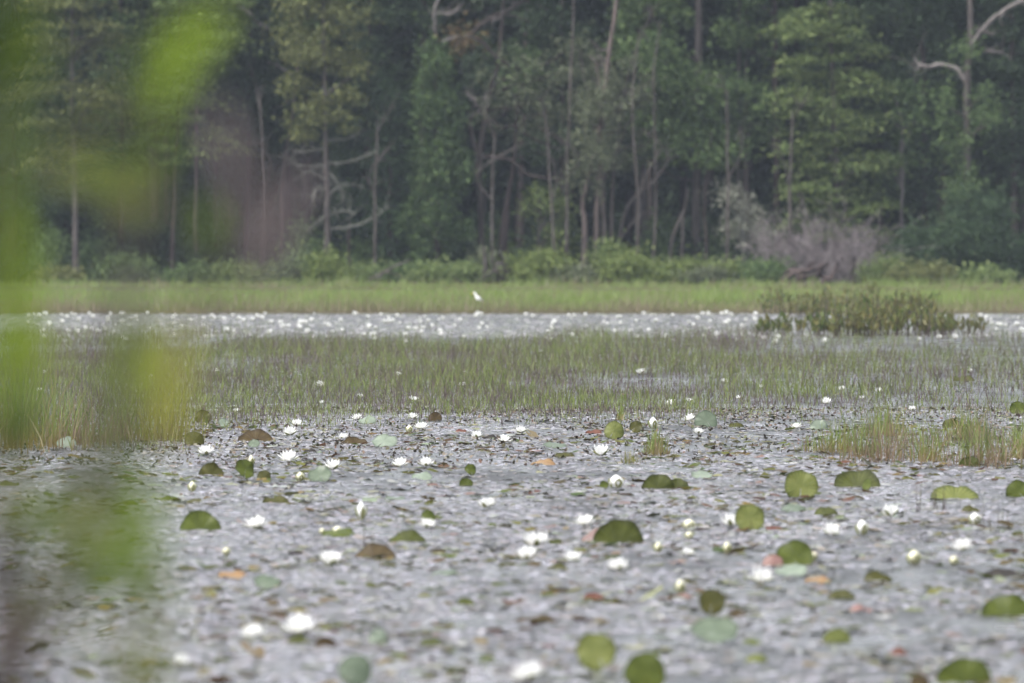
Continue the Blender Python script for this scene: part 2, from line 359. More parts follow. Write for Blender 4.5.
T('slim bare-stemmed tree beside the green blurred leaf, its pale brown trunk in shade', [(195, 284, 5), (196, 200, 5), (197, 90, 4), (200, -80, 3)], [(200, -40, 35, 40)], 'mid', 'pink', 241)
T('thin brown trunk in dark shade left of the pale brown trunk', [(153, 284, 6), (156, 200, 5), (158, 120, 4), (160, -80, 3)], [(150, -60, 40, 40)], 'dark', 'brown', 243)
T('dark green tree under the white broken branch at the top left', [(246, 284, 7), (248, 180, 6), (250, 60, 5), (252, -100, 4)],
  [(255, -50, 55, 55), (262, 45, 34, 40), (240, 90, 42, 38), (258, 130, 36, 25)], 'dark', 'dark', 240.5,
  dead=[[(228, -12, 4), (240, 6, 5), (252, 16, 5), (268, 30, 6)], [(268, 62, 2.5), (280, 66, 3), (290, 76, 2)], [(248, 120, 2), (275, 108, 2), (295, 100, 1)]])
T('leaning reddish young trunk just left of the bare-limbed pine', [(278, 284, 4), (284, 168, 4), (292, 118, 3), (300, 40, 2)], [(302, 20, 22, 35)], 'mid', 'pink', 241)
T('olive pine whose lower trunk carries bare lichened limbs', [(327, 285, 8), (327, 210, 7), (325, 120, 5), (322, -100, 3)],
  [(322, -50, 45, 50), (318, 25, 44, 45), (328, 80, 42, 36), (322, 122, 34, 20, .8)], 'olive', 'grey', 237.5, 'broad', name='pine_tree', deadbark='lichen', size=.13,
  dead=[[(328, 229, 2.5), (350, 227, 3), (372, 219, 2.5), (389, 206, 1.2)], [(328, 196, 2.5), (340, 186, 3), (352, 185, 2), (364, 187, 1)],
        [(327, 190, 2.5), (317, 189, 2.5), (312, 202, 1)], [(328, 172, 2.5), (338, 184, 3), (344, 196, 2.5), (342, 203, 1)],
        [(328, 163, 2.5), (350, 162, 2.5), (376, 152, 1)], [(326, 165, 2), (300, 166, 2), (286, 158, 1)], [(326, 148, 2), (305, 152, 2), (290, 150, 1)],
        [(328, 140, 2), (350, 138, 2), (362, 130, 1)], [(328, 216, 2), (342, 211, 2), (356, 214, 1)], [(326, 180, 2), (310, 172, 1.6), (302, 174, 1)],
        [(328, 215, 2), (316, 222, 1.6), (306, 232, 1)]])
T('short slender dead stem just right of the bare-limbed pine', [(350, 284, 4), (349, 255, 3.6), (350, 222, 3)], None, bark='brown', d=238.2, name='dead_sapling')
T('bright green conical young tree left of centre', [(437, 284, 6), (437, 180, 5), (436, 50, 2)],
  [(434, 62, 13, 20), (438, 90, 24, 30), (436, 130, 29, 35), (440, 175, 32, 38), (436, 222, 34, 34)], 'young', 'dark', 237.5, 'upright', 1.5, name='young_tree', size=.13)
T('slimmer dark green young tree leaning on the bright conical one', [(391, 284, 5), (390, 180, 4), (389, 90, 2)],
  [(388, 98, 11, 18), (388, 130, 20, 30), (392, 170, 24, 35), (390, 220, 28, 34)], 'blue', 'dark', 238.2, 'upright', 1.5, name='young_tree', size=.13)
T('dark evergreen rising behind the bare-limbed pine', [(366, 284, 7), (368, 120, 6), (372, -110, 4)],
  [(375, -60, 50, 50), (392, 12, 46, 44), (370, 75, 38, 45), (362, 145, 34, 50), (360, 215, 30, 40)], 'dark', 'dark', 241)
T('gnarled old oak with crooked dark limbs and bleached tips at top centre', [(482, 284, 8), (481, 220, 8), (479, 165, 8), (486, 110, 6), (500, 50, 5), (505, -60, 4)],
  [(520, 112, 50, 38, .75), (545, 70, 38, 40, .7), (500, 85, 34, 30, .4), (490, -50, 60, 50)], 'greygreen', 'dark', 238.5, 'fine', 1.0, size=.11, name='oak_tree',
  limbs=[[(479, 158, 7), (492, 157, 6), (510, 160, 5), (530, 175, 4), (560, 181, 2.5)], [(480, 165, 6), (472, 135, 6), (470, 118, 4), (484, 110, 3.5)],
         [(500, 128, 4), (490, 118, 4.5), (478, 107, 4)], [(530, 70, 4), (505, 64, 6), (492, 53, 5), (483, 43, 5), (470, 37, 4)],
         [(470, 36, 5), (484, 22, 6), (500, 14, 5), (516, 5, 4), (506, -12, 3)], [(516, 5, 4), (530, -5, 3), (545, -25, 2)], [(500, 14, 3), (512, 16, 2), (530, 22, 1.5)],
         [(500, 128, 4), (515, 126, 4), (535, 140, 3), (560, 150, 2)], [(530, 70, 3), (550, 62, 2), (565, 50, 1)]],
  dead=[[(470, 37, 4), (455, 38, 4), (442, 42, 2)], [(436, 36, 3), (434, 15, 3.5), (441, -8, 3)], [(436, 14, 3), (452, 13, 2.5), (464, 3, 1.5)], [(478, 107, 4), (470, 97, 4), (466, 92, 2)],
        [(472, 99, 3), (482, 99, 2.5), (492, 96, 1)], [(488, 20, 4), (497, 19, 4), (503, 14, 2)]], extracrowns=[([(462, 36, 11, 20, 1.2)], 'rust')])
T('leaning two-stemmed tree with mauve brown trunks right of the oak', [(500, 284, 9), (502, 245, 8), (507, 200, 6), (514, 165, 4.5), (517, 100, 3)], [(520, 70, 25, 25, .5)], 'mid', 'brown', 238.8,
  extra=[[(507, 284, 5), (506, 250, 4), (508, 200, 4)]])
T('broken pale snag at top centre with peeling bark', [(520, 284, 8), (522, 150, 8), (525, 66, 9), (526, 40, 6), (528, 12, 5), (527, -30, 3)], None, bark='pink', d=244, name='dead_snag',
  dead=[[(528, 15, 2), (518, 6, 2), (508, 2, 1)], [(527, 14, 2), (536, 6, 2), (544, 8, 1)]])
T('yellow-green sapling between the mauve trunks and the pale twin trunks', [(538, 284, 3), (539, 240, 3), (542, 200, 2)],
  [(548, 192, 14, 11), (534, 206, 16, 9), (556, 214, 13, 12), (550, 236, 15, 12, .7)], 'fresh', 'grey', 238.6, 'fine', 1.1, name='sapling', size=.12)
T('tall twin-trunked tree with pale pinkish bark near the centre', [(584, 284, 7), (585, 222, 6), (583, 200, 5), (597, 140, 4), (606, 80, 5), (616, 0, 5), (622, -90, 4)],
  [(625, -70, 40, 40), (596, 130, 24, 44, 1.1), (606, 100, 18, 24, .9), (588, 175, 20, 24, .8)], 'greygreen', 'pink', 237.8, 'fine', dcrown=-.9, size=.12, auto=26, extra=[[(596, 284, 7), (596, 215, 6), (600, 165, 4), (602, 110, 3), (596, 60, 2)]])
T('grey twiggy tree with sparse foliage just right of the pale twin trunks', [(605, 284, 6), (604, 200, 5), (600, 110, 3.5), (609, 50, 2)],
  [(598, 118, 34, 50, .55), (628, 88, 30, 42, .8), (582, 80, 24, 45, .5), (618, 150, 30, 30, .6)], 'greygreen', 'grey', 238.3, 'fine', 1.0, size=.12, auto=34,
  extra=[[(617, 284, 5), (620, 240, 4), (628, 205, 3.5), (650, 185, 3), (664, 168, 1.5)], [(611, 284, 4), (613, 190, 3.5), (622, 110, 2.5), (634, 50, 1.5)]],
  limbs=[[(604, 200, 3), (590, 150, 2.5), (575, 90, 1.5)], [(604, 180, 3), (625, 130, 2.2), (640, 95, 1)], [(600, 120, 2.5), (585, 80, 2), (580, 50, 1)], [(620, 240, 3), (640, 215, 2.5), (656, 214, 1)],
         [(596, 190, 2.5), (578, 165, 2), (560, 160, 1)]])
T('broad mid-green tree around the big straight grey trunk right of centre', [(697, 284, 11), (697, 180, 10), (698, 60, 9), (698, -120, 7)],
  [(690, 100, 48, 36, .9), (738, 120, 38, 42, .9), (664, 70, 34, 36), (700, 150, 44, 28, .8), (655, 135, 30, 36, .8), (690, -80, 60, 45)], 'mid', 'grey', 240, 'broad', name='tree', size=.14, dcrown=-1.2, auto=24)
T('small curved pale stem crossing a straight one left of the big grey trunk', [(671, 284, 4), (671, 245, 4), (677, 225, 4), (686, 206, 3), (687, 188, 2.5)], None, bark='grey', d=238.4, name='dead_sapling',
  extra=[[(681, 284, 4), (682, 250, 3.6), (683, 214, 3)]])
T('thin dark stem just right of the big grey trunk', [(706, 284, 4), (706, 240, 4), (705, 190, 3), (712, 130, 2)], [(715, 150, 18, 20, .4)], 'mid', 'dark', 238.2, name='sapling')
T('slim double-stemmed tree left of the big feathery cypress', [(739, 284, 4), (739, 190, 3.4), (738, 120, 3), (740, -40, 2)], [(740, -40, 30, 30)], 'mid', 'grey', 241, extra=[[(744, 284, 3), (744, 150, 3), (746, 60, 2)]])
T('pale mossy grey-green small tree left of the grey dead brush', [(744, 284, 4), (743, 240, 3), (744, 195, 2)],
  [(732, 226, 16, 9, 1.6), (756, 222, 18, 10, 1.6), (744, 203, 14, 10), (764, 236, 10, 12, .8), (735, 192, 14, 7, .6)], 'lichen', 'lichen', 237.6, 'fine', .8, size=.1, name='small_tree')
T('dark straight trunk half hidden on the left of the big feathery cypress', [(776, 284, 8), (776, 180, 7), (775, 60, 6), (774, -100, 4)], [(765, -60, 45, 45), (760, 20, 34, 42)], 'mid', 'brown', 241)
T('big pale green feathery cypress in drooping tiers right of centre', [(838, 284, 8), (836, 180, 7), (832, 60, 5), (828, -110, 3)],
  [(828, -60, 50, 40), (825, 18, 34, 14, 1.3), (806, 30, 36, 12, 1.3), (850, 44, 28, 14, 1.2), (822, 66, 44, 18, 1.1), (858, 84, 34, 18, 1.2), (812, 104, 40, 20, 1.1), (848, 124, 42, 20, 1.1),
   (808, 146, 36, 18), (852, 162, 38, 18), (820, 186, 42, 18), (856, 204, 34, 18), (812, 215, 34, 18, .8), (850, 235, 34, 15, .6)], 'fresh', 'grey', 238, 'cypress', 1.25, name='cypress_tree', size=.12, auto=30)
T('thin pale bare trunk in dark shade right of the big feathery cypress', [(900, 284, 3.5), (901, 230, 3.5), (902, 178, 3), (902, 120, 2)], [(896, 110, 26, 30, .8), (890, 160, 20, 20, .6)], 'mid', 'dead', 238.8)
T('vine-draped snag at the right with a bleached forked limb', [(968, 284, 10), (966, 180, 9), (967, 80, 8), (971, 35, 7), (967, -60, 6)],
  [(960, 150, 16, 50, .8), (968, 60, 12, 30, .3), (986, 112, 14, 26, .8), (950, 128, 14, 26, .8), (972, 205, 22, 24), (945, 92, 14, 14, .6), (966, 200, 14, 30, .8)], 'mid', 'grey', 238, 'fine', .75, dcrown=-.5, name='vine_covered_snag', size=.11,
  dead=[[(966, 83, 5), (957, 70, 6), (942, 65, 5), (922, 66, 4), (914, 59, 2)], [(970, 48, 6), (985, 26, 5), (1005, 10, 5), (1024, 0, 4), (1060, -14, 2)],
        [(976, 30, 3), (985, 32, 3), (993, 35, 2)], [(984, 52, 2), (994, 51, 2.5), (1003, 52, 2)], [(922, 66, 2.5), (916, 70, 2), (912, 64, 1)]])
T('dark broadleaf tree filling the right edge beside the vine-draped snag', [(1016, 284, 9), (1014, 150, 8), (1012, 20, 6), (1010, -110, 4)],
  [(1014, 120, 38, 45), (1030, 50, 40, 50), (1010, -20, 50, 40), (1020, -80, 60, 40), (1040, 160, 36, 40)], 'dark', 'dark', 240.5)
T('dark broadleaf tree between the feathery cypress and the vine-draped snag', [(925, 284, 8), (924, 150, 7), (922, 0, 5), (920, -100, 4)],
  [(920, 60, 38, 46), (905, 0, 42, 40), (930, 135, 34, 38), (920, -70, 55, 45), (915, 190, 30, 28)], 'dark', 'dark', 241)
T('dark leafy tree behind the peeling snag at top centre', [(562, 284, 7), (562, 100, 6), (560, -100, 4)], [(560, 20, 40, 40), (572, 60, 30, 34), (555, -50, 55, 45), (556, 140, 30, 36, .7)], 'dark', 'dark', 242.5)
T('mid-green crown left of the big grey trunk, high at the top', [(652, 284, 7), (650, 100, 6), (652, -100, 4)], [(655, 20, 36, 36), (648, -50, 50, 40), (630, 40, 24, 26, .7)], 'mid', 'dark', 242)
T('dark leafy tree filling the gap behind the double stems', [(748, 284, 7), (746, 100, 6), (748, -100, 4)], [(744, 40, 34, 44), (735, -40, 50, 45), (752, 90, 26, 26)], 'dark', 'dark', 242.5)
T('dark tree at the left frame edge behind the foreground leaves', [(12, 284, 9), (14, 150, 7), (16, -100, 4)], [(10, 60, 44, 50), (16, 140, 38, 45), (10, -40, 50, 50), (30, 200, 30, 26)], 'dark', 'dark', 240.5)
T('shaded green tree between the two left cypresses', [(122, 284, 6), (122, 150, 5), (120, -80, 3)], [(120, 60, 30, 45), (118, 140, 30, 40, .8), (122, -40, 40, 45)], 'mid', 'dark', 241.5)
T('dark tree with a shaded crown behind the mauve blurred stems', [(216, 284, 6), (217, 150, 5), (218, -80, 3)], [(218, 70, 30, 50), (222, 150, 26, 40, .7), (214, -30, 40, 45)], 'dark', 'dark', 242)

for lab, pts in [('slender grey bare trunk rising beside the grey twiggy tree, on its left', [(566, 284, 3.4), (567, 180, 3), (571, 70, 2.4), (574, -20, 1.5)]),
                 ('slender grey bare trunk with a slight bend right of the grey twiggy tree', [(636, 284, 3.4), (638, 200, 3), (632, 110, 2.4), (640, 30, 1.5)]),
                 ('thin pale bare trunk between the oak and the leaning mauve trunks', [(493, 284, 3), (492, 200, 2.6), (495, 130, 2)]),
                 ('thin grey trunk leaning left behind the yellow-green sapling', [(556, 284, 3), (552, 200, 2.8), (545, 110, 2)]),
                 ('thin straight pale trunk right of the curved pale stem', [(727, 284, 3), (728, 180, 2.6), (727, 90, 2)]),
                 ('slim grey bare trunk left of the big feathery cypress, near the dark straight one', [(788, 284, 3.4), (790, 190, 3), (792, 110, 2)]),
                 ('slim pale trunk between the bare-limbed pine and the slimmer young tree', [(376, 284, 3), (375, 200, 2.6), (378, 120, 2)]),
                 ('thin pale trunk in the shade left of the leaning reddish young trunk', [(262, 284, 3), (264, 190, 2.8), (260, 100, 2)]),
                 ('thin bare trunk in front of the broad mid-green tree', [(652, 284, 3), (656, 180, 2.6), (654, 80, 2), (660, 20, 1.5)])]:
    x1, y1, _ = pts[-1]; xm, ym, _ = pts[1]
    T(lab, pts, None, bark='grey', d=236.8 + rng.uniform(-.3, .3), name='bare_tree', deadbark='grey', dead=[[(xm, ym, 2), (xm + rng.uniform(-22, 22), ym - 26, 1.5), (xm + rng.uniform(-30, 30), ym - 52, 1)], [(x1, y1 + 10, 1.6), (x1 + rng.uniform(-16, 16), y1 - 14, 1)]])
# --- trees deep in the wood (copies of four; a few more stand outside the frame on both sides)
protos = []
for i, (cr_, lf, bk, hh) in enumerate([([(512, -120, 70, 60), (500, -30, 60, 55), (530, 50, 55, 50), (505, 120, 45, 45)], 'dark', 'brown', 1), ([(512, -140, 60, 60), (515, -40, 70, 50), (495, 30, 50, 45), (520, 100, 60, 50), (510, 170, 45, 40)], 'dark', 'dark', 1),
                                   ([(512, -130, 60, 60), (505, -60, 60, 45), (520, 10, 55, 45)], 'mid', 'grey', 1), ([(512, -110, 60, 80), (512, 10, 60, 70), (512, 120, 62, 60), (512, 210, 55, 45)], 'dark', 'dark', 1)]):
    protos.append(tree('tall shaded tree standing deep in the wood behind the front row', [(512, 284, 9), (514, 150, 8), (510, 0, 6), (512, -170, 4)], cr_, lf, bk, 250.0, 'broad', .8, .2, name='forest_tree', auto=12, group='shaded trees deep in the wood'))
first = [True] * 4
rs = np.random.default_rng(3)
spots = []
for row, (dd, step) in enumerate([(245.5, 2.1), (250, 2.3), (255, 2.4), (261, 2.4), (268, 2.6), (277, 2.8)]):
    lim = 19 + row * .8
    for x in np.arange(-lim, lim, step): spots.append((x + rs.uniform(-.8, .8), dd + rs.uniform(-1.8, 1.8)))
for i, (x, y) in enumerate(spots):
    k = int(rs.integers(0, 4)) if i > 3 else i
    o = protos[k] if first[k] else copy_tree(protos[k]); first[k] = False
    o.location = (x, y, float(ground_z(y))); o.rotation_euler = (0, 0, rs.uniform(0, 6.28)); s_ = rs.uniform(.85, 1.15); o.scale = (s_, s_, s_ * rs.uniform(.95, 1.15))

# --- shrubs
def shrub(label, cx, top, wid, leaf, d=236.0, bottom=283, style='broad', dens=1.3, size=.11, name='shrub', cat='shrub', group=None, lobes=5, stemmat='brown'):
    base = np.array([(cx - 512) * d / F, d, float(ground_z(d))])
    root = empty(name, base, label, cat, group)
    h = bottom - top; es = []
    for i in range(lobes):
        u = (i + .5) / lobes * 2 - 1 + rng.uniform(-.1, .1)
        hh = h * (1 - .45 * u * u) * rng.uniform(.55, 1.12); es.append((cx + u * wid * .36, bottom - hh * .5, wid * .2 + 3, hh * .5))
    es.append((cx, bottom - h * .35, wid * .4, h * .35))
    _, hubs = foliage('foliage', es, d, LF[leaf], style, dens, size, root, base, deep=.8)
    t = Tubes(5)
    for hpt in hubs[rng.choice(len(hubs), min(10, len(hubs)), replace=False)]:
        e = hpt - base; s0 = np.array([e[0] * .06, e[1] * .06, -.1]); t.add([s0, (s0 + e) / 2 + [0, 0, .1], e], [.02, .014, .006], wob=.02)
    link('stem', t.mesh('stem', BK[stemmat]), root)
    return root
for a in [('round bright olive-green bush at the wood edge near the centre', 545, 246, 64, 'bright', 235.6),
          ('low green thicket in front of the conical young tree', 432, 260, 60, 'fresh', 235.6), ('low bright bush between the conical tree and the oak', 466, 264, 32, 'fresh', 235.8),
          ('green bush below the slimmer dark young tree', 402, 264, 34, 'young', 236.2), ('low pale shrub right of the round olive bush', 575, 268, 34, 'greygreen', 235.2),
          ('yellow-green bush right of the pale twin trunks', 628, 257, 56, 'bright', 235.4), ('yellow-green bush left of the big grey trunk base', 662, 265, 40, 'fresh', 236),
          ('bright bush right of the big grey trunk base', 692, 258, 50, 'bright', 235.6), ('tall light green bush beside the dark bush', 724, 260, 44, 'bright', 235.9),
          ('dark green bush left of the log pile', 764, 256, 50, 'mid', 235.4), ('light green sapling bush at the foot of the bare-limbed pine', 324, 250, 18, 'bright', 236),
          ('shaded green bush left of the bare-limbed pine', 292, 248, 46, 'mid', 236.6), ('dull green bush behind the mauve blurred stems', 240, 262, 56, 'fresh', 236),
          ('dull green bush under the pale brown trunk at left', 190, 266, 44, 'mid', 236), ('dark bush between the two left cypresses', 128, 252, 56, 'mid', 236),
          ('olive bush at the foot of the far-left cypress', 58, 268, 50, 'olive', 236), ('dark bush at the left edge of the wood', 5, 248, 60, 'dark', 236.5),
          ('shaded bush right of the short dead stem', 368, 266, 30, 'fresh', 236.8),
          ('olive bush between the dead brush and the dark willow', 884, 252, 44, 'fresh', 235.8), ('low olive bush in front of the dark willow', 926, 266, 60, 'olive', 234.8),
          ('low green bush at the right edge below the dark willow', 985, 271, 60, 'fresh', 234.8), ('pale yellowish shrub left of the dark bush', 706, 270, 30, 'greygreen', 235)]:
    shrub(*a)
shrub('wide dark green willow dome at the right edge', 975, 190, 128, 'blue', 236.6, dens=1.4, style='fine', lobes=7, name='willow_bush', stemmat='dark', size=.12)
shrub('lower dark willow dome left of the widest one', 918, 214, 70, 'blue', 236.9, dens=1.4, style='fine', lobes=5, name='willow_bush', stemmat='dark', size=.12)
# understorey, in shade
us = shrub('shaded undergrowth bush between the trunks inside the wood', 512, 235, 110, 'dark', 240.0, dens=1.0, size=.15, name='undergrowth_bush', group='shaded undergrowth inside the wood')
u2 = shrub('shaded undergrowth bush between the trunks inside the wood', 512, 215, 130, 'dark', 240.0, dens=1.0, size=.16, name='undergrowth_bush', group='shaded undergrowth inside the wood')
us['label'] = u2['label'] = 'shaded undergrowth bush between the trunks inside the wood'
ff = [True, True]; k = 0
for dd, step in ((241.5, 1.9), (246, 2.2), (252, 2.4), (259, 2.6), (266, 2.8), (281, 2.1), (288, 2.1)):
    for x in np.arange(-20, 20, step):
        p = (us, u2)[k % 2]; o = p if ff[k % 2] else copy_tree(p); ff[k % 2] = False; k += 1
        y = dd + rs.uniform(-1.2, 1.2); s_ = rs.uniform(.8, 1.25) * (1 if dd < 280 else 2.9)
        o.location = (x + rs.uniform(-.6, .6), y, float(ground_z(y))); o.rotation_euler = (0, 0, rs.uniform(0, 6.28)); o.scale = (s_, s_, s_ * rs.uniform(.8, 1.2))

for a in [('thin leafy sapling between the slimmer dark young tree and the conical one', 412, 196, 26, 'mid', 239), ('wispy sapling behind the round olive-green bush', 560, 205, 34, 'fresh', 239.5),
          ('thin leafy sapling right of the oak trunk, in shade', 494, 214, 30, 'mid', 239.6), ('wispy sapling between the twiggy tree and the curved pale stem', 655, 212, 36, 'mid', 239.4),
          ('light wispy sapling just right of the pale twin trunks', 610, 218, 34, 'fresh', 237.0), ('thin leafy sapling right of the big grey trunk', 722, 206, 30, 'mid', 239.5),
          ('wispy sapling behind the mossy grey-green small tree', 768, 196, 34, 'mid', 239.6), ('wispy sapling left of the bare-limbed pine, in shade', 304, 214, 34, 'mid', 239.4),
          ('thin leafy sapling at the foot of the vine-draped snag', 945, 200, 40, 'mid', 239.4), ('wispy sapling right of the thin pale bare trunk', 886, 210, 36, 'fresh', 239),
          ('wispy sapling beside the straight trunk of the far-left cypress', 96, 216, 36, 'mid', 239.4), ('thin leafy sapling left of the far-left cypress trunk', 48, 210, 36, 'mid', 239.4),
          ('pale wispy shrub between the oak and the mauve trunks', 486, 246, 26, 'greygreen', 237.2), ('wispy sapling behind the short dead stem', 362, 226, 30, 'mid', 239)]:
    shrub(*a, style='fine', dens=.75, name='sapling', cat='sapling', lobes=4)
# grey dead brush, log pile, fallen branches
def brush(label, cx, bot, wid, hgt, n, d, mat, name, cat, r0=.016):
    base = np.array([(cx - 512) * d / F, d, float(ground_z(d))]); t = Tubes(4); k = d / F
    root = empty(name, base, label, cat)
    for i in range(n):
        x0 = rng.uniform(-.25, .25) * wid * k; a = float(np.clip(rng.normal(0, .5), -.85, .85)); ln = hgt * k * rng.uniform(.45, 1.05) / max(.35, math.cos(a)) * .9
        p = np.array([x0, rng.uniform(-.4, .4), -.05]); v = np.array([math.sin(a), rng.normal(0, .3), math.cos(a)]); P = [p]
        for j in range(4): v = v + rng.normal(0, .17, 3); v /= np.linalg.norm(v); p = p + v * ln / 4; P.append(p)
        t.add(P, [r0, r0 * .8, r0 * .6, r0 * .4, r0 * .2], wob=.01)
        for _ in range(9):
            j = rng.integers(1, 4); s0 = P[j] + (P[j + 1] - P[j]) * rng.random(); v2 = v + rng.normal(0, .75, 3); v2 /= np.linalg.norm(v2); l2 = rng.uniform(.25, .7)
            m_ = s0 + v2 * l2 * .5 + rng.normal(0, .04, 3); e = s0 + v2 * l2
            t.add([s0, m_, e], [r0 * .45, r0 * .35, r0 * .2]);
            for _ in range(2):
                e2 = m_ + (v2 + rng.normal(0, .7, 3)) * l2 * .35; t.add([m_, e2], [r0 * .3, r0 * .15])
    link('branch', t.mesh('branch', mat), root); return root
mauve = barkmat('grey mauve deadwood', (.13, .11, .112, 1), (.29, .255, .262, 1), 4)
brush('big tangled grey-mauve dead bush in front of the feathery cypress', 822, 283, 80, 92, 46, 236.0, mauve, 'dead_bush', 'dead bush', .012)
brush('smaller grey dead bush right against the dark green bush', 782, 283, 50, 62, 32, 236.4, mauve, 'dead_bush', 'dead bush', .015)
brush('bare grey dead twigs at the right end of the dead brush', 855, 283, 30, 62, 18, 236.3, mauve, 'dead_bush', 'dead bush', .014)
def logs(label, paths, d, mat, name, cat):
    x0 = paths[0][0][0]; base = np.array([(x0 - 512) * d / F, d, float(ground_z(d))]); root = empty(name, base, label, cat)
    for pl in paths:
        t = Tubes(7); P = [np.array(PX(x, y, d + rng.uniform(-.3, .3))) - base for x, y, _ in pl]; t.add(P, [w2r(w_, d) for *_, w_ in pl], wob=.012)
        # cap the ends by closing to a point
        link('log' if pl[0][2] > 3.5 else 'branch', t.mesh('log', mat), root)
    return root
logs('dark pile of fallen logs and roots at the foot of the dead brush', [[(780, 283, 4), (795, 272, 6), (812, 270, 6), (826, 264, 4)], [(784, 276, 3), (790, 270, 5), (800, 275, 5)], [(790, 285, 5), (802, 278, 7), (818, 276, 6), (832, 280, 4)],
     [(812, 285, 4), (820, 272, 5), (828, 262, 3)], [(800, 286, 4), (806, 270, 4), (815, 262, 2)], [(822, 285, 5), (834, 272, 4), (838, 262, 2)], [(776, 286, 3), (785, 280, 3.4), (800, 284, 3)]], 233.6, BK['brown'], 'log_pile', 'log pile')
logs('bleached crooked fallen branch below the leaning mauve trunks', [[(484, 284, 4), (485, 265, 4), (484, 247, 3)], [(478, 282, 3), (492, 272, 3), (500, 264, 3.4), (508, 266, 2), (512, 274, 1.5)], [(482, 270, 3), (496, 272, 3), (506, 268, 2)]], 235.2, BK['grey'], 'fallen_branch', 'branch')
logs('grey fallen branches on the bank right of the bare-limbed pine', [[(368, 281, 2), (384, 272, 3), (402, 263, 2)], [(376, 283, 2), (390, 268, 2.4), (410, 260, 1.4)], [(380, 272, 2), (396, 274, 2), (408, 282, 1.4)]], 235.2, BK['grey'], 'fallen_branch', 'branch')
logs('small dark snag stump right of the dead brush', [[(853, 284, 5), (852, 272, 5), (854, 258, 4)]], 235.6, BK['dark'], 'tree_stump', 'stump')

# ------------------------------------------------------------------ grasses
def stuffgrass(name, label, X, Y, Z, h, wd, lean, mat, k=3):
    V, q, hh = blades(X, Y, Z, h, wd, lean, k); tag(link(name, npmesh(name, V, [q], mat, attr={'h': hh})), label, 'grass', kind='stuff')
n = 170000   # sedge on the far bank
Y = 150.5 + 94 * rng.random(n) ** 2.2; X = rng.uniform(-1, 1, n) * (Y * .068 + 4)
edge = 150.8 + 3.2 * vnoise(X + 500, Y * 0, 1.1, 5) + 5 * vnoise(X + 500, Y * 0, 4.5, 6)
keep = Y > edge; X, Y = X[keep], Y[keep]
hh = (.12 + .20 * vnoise(X + 300, Y, 1.6, 8) ** 1.5 + .14 * vnoise(X + 300, Y, 6, 9)) * rng.uniform(.5, 1.25, len(X)); hh *= np.clip(1 - (Y - 158) / 75, .22, 1) * (.75 + .6 * vnoise(X + 20, Y, .7, 61))
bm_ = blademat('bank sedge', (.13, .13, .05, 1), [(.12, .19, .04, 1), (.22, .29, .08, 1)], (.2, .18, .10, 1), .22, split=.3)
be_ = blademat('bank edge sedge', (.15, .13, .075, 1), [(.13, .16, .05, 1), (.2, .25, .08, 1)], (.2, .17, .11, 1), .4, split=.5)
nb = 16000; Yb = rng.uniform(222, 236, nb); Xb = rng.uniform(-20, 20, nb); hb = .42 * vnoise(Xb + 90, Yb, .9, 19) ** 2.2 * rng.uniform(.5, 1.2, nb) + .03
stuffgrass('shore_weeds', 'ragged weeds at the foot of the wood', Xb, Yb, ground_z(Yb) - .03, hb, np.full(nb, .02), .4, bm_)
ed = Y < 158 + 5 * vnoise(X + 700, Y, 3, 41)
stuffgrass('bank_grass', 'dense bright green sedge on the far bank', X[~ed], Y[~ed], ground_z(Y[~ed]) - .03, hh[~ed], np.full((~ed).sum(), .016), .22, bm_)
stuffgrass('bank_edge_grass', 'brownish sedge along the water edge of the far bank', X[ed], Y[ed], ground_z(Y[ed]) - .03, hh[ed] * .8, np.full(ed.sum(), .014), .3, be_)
# emergent rushes across the pond
n = 350000
py = rng.uniform(330, 455, n); px = rng.uniform(-400, 1424, n); d_ = D(py); X = (px - 512) * d_ / F; Y = d_ + rng.uniform(-.4, .4, n)
pat = vnoise(X + 200, Y / 4 + 50, 1.1, 11) * .55 + vnoise(X + 200, Y / 5 + 50, 3.1, 12) * .45
dn = np.interp(py + 14 * (vnoise(X + 31, Y * .1 + 3, .8, 77) - .5), [328, 334, 340, 355, 375, 392, 405, 412, 420, 436], [0, .15, .75, 1, .85, .6, .7, .6, .14, 0])
dn *= np.clip((pat - .25) * 3.2, .08, 1); dn *= np.interp(px, [0, 550, 750, 1024], [1, 1, .6, .5]); dn = np.maximum(dn, .16 * ((px > 800) | (px < 190)) * (py > 400) * (py < 452) * (vnoise(X + 11, Y * .3, .6, 78) > .4))
keep = rng.random(n) < dn; X, Y, px, py = X[keep], Y[keep], px[keep], py[keep]
hh = np.interp(py, [330, 345, 380, 420, 450], [.2, .24, .17, .11, .13]) * rng.uniform(.45, 1.25, len(X)) * (.7 + .6 * vnoise(X + 77, Y / 3, 1.7, 14))
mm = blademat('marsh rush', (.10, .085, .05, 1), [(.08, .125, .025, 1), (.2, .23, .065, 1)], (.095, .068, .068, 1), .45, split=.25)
stuffgrass('marsh_grass', 'thin green and purplish rushes standing in the water across the pond', X, Y, np.full(len(X), -.03), hh, rng.uniform(.003, .0075, len(X)), .6, mm, 2)

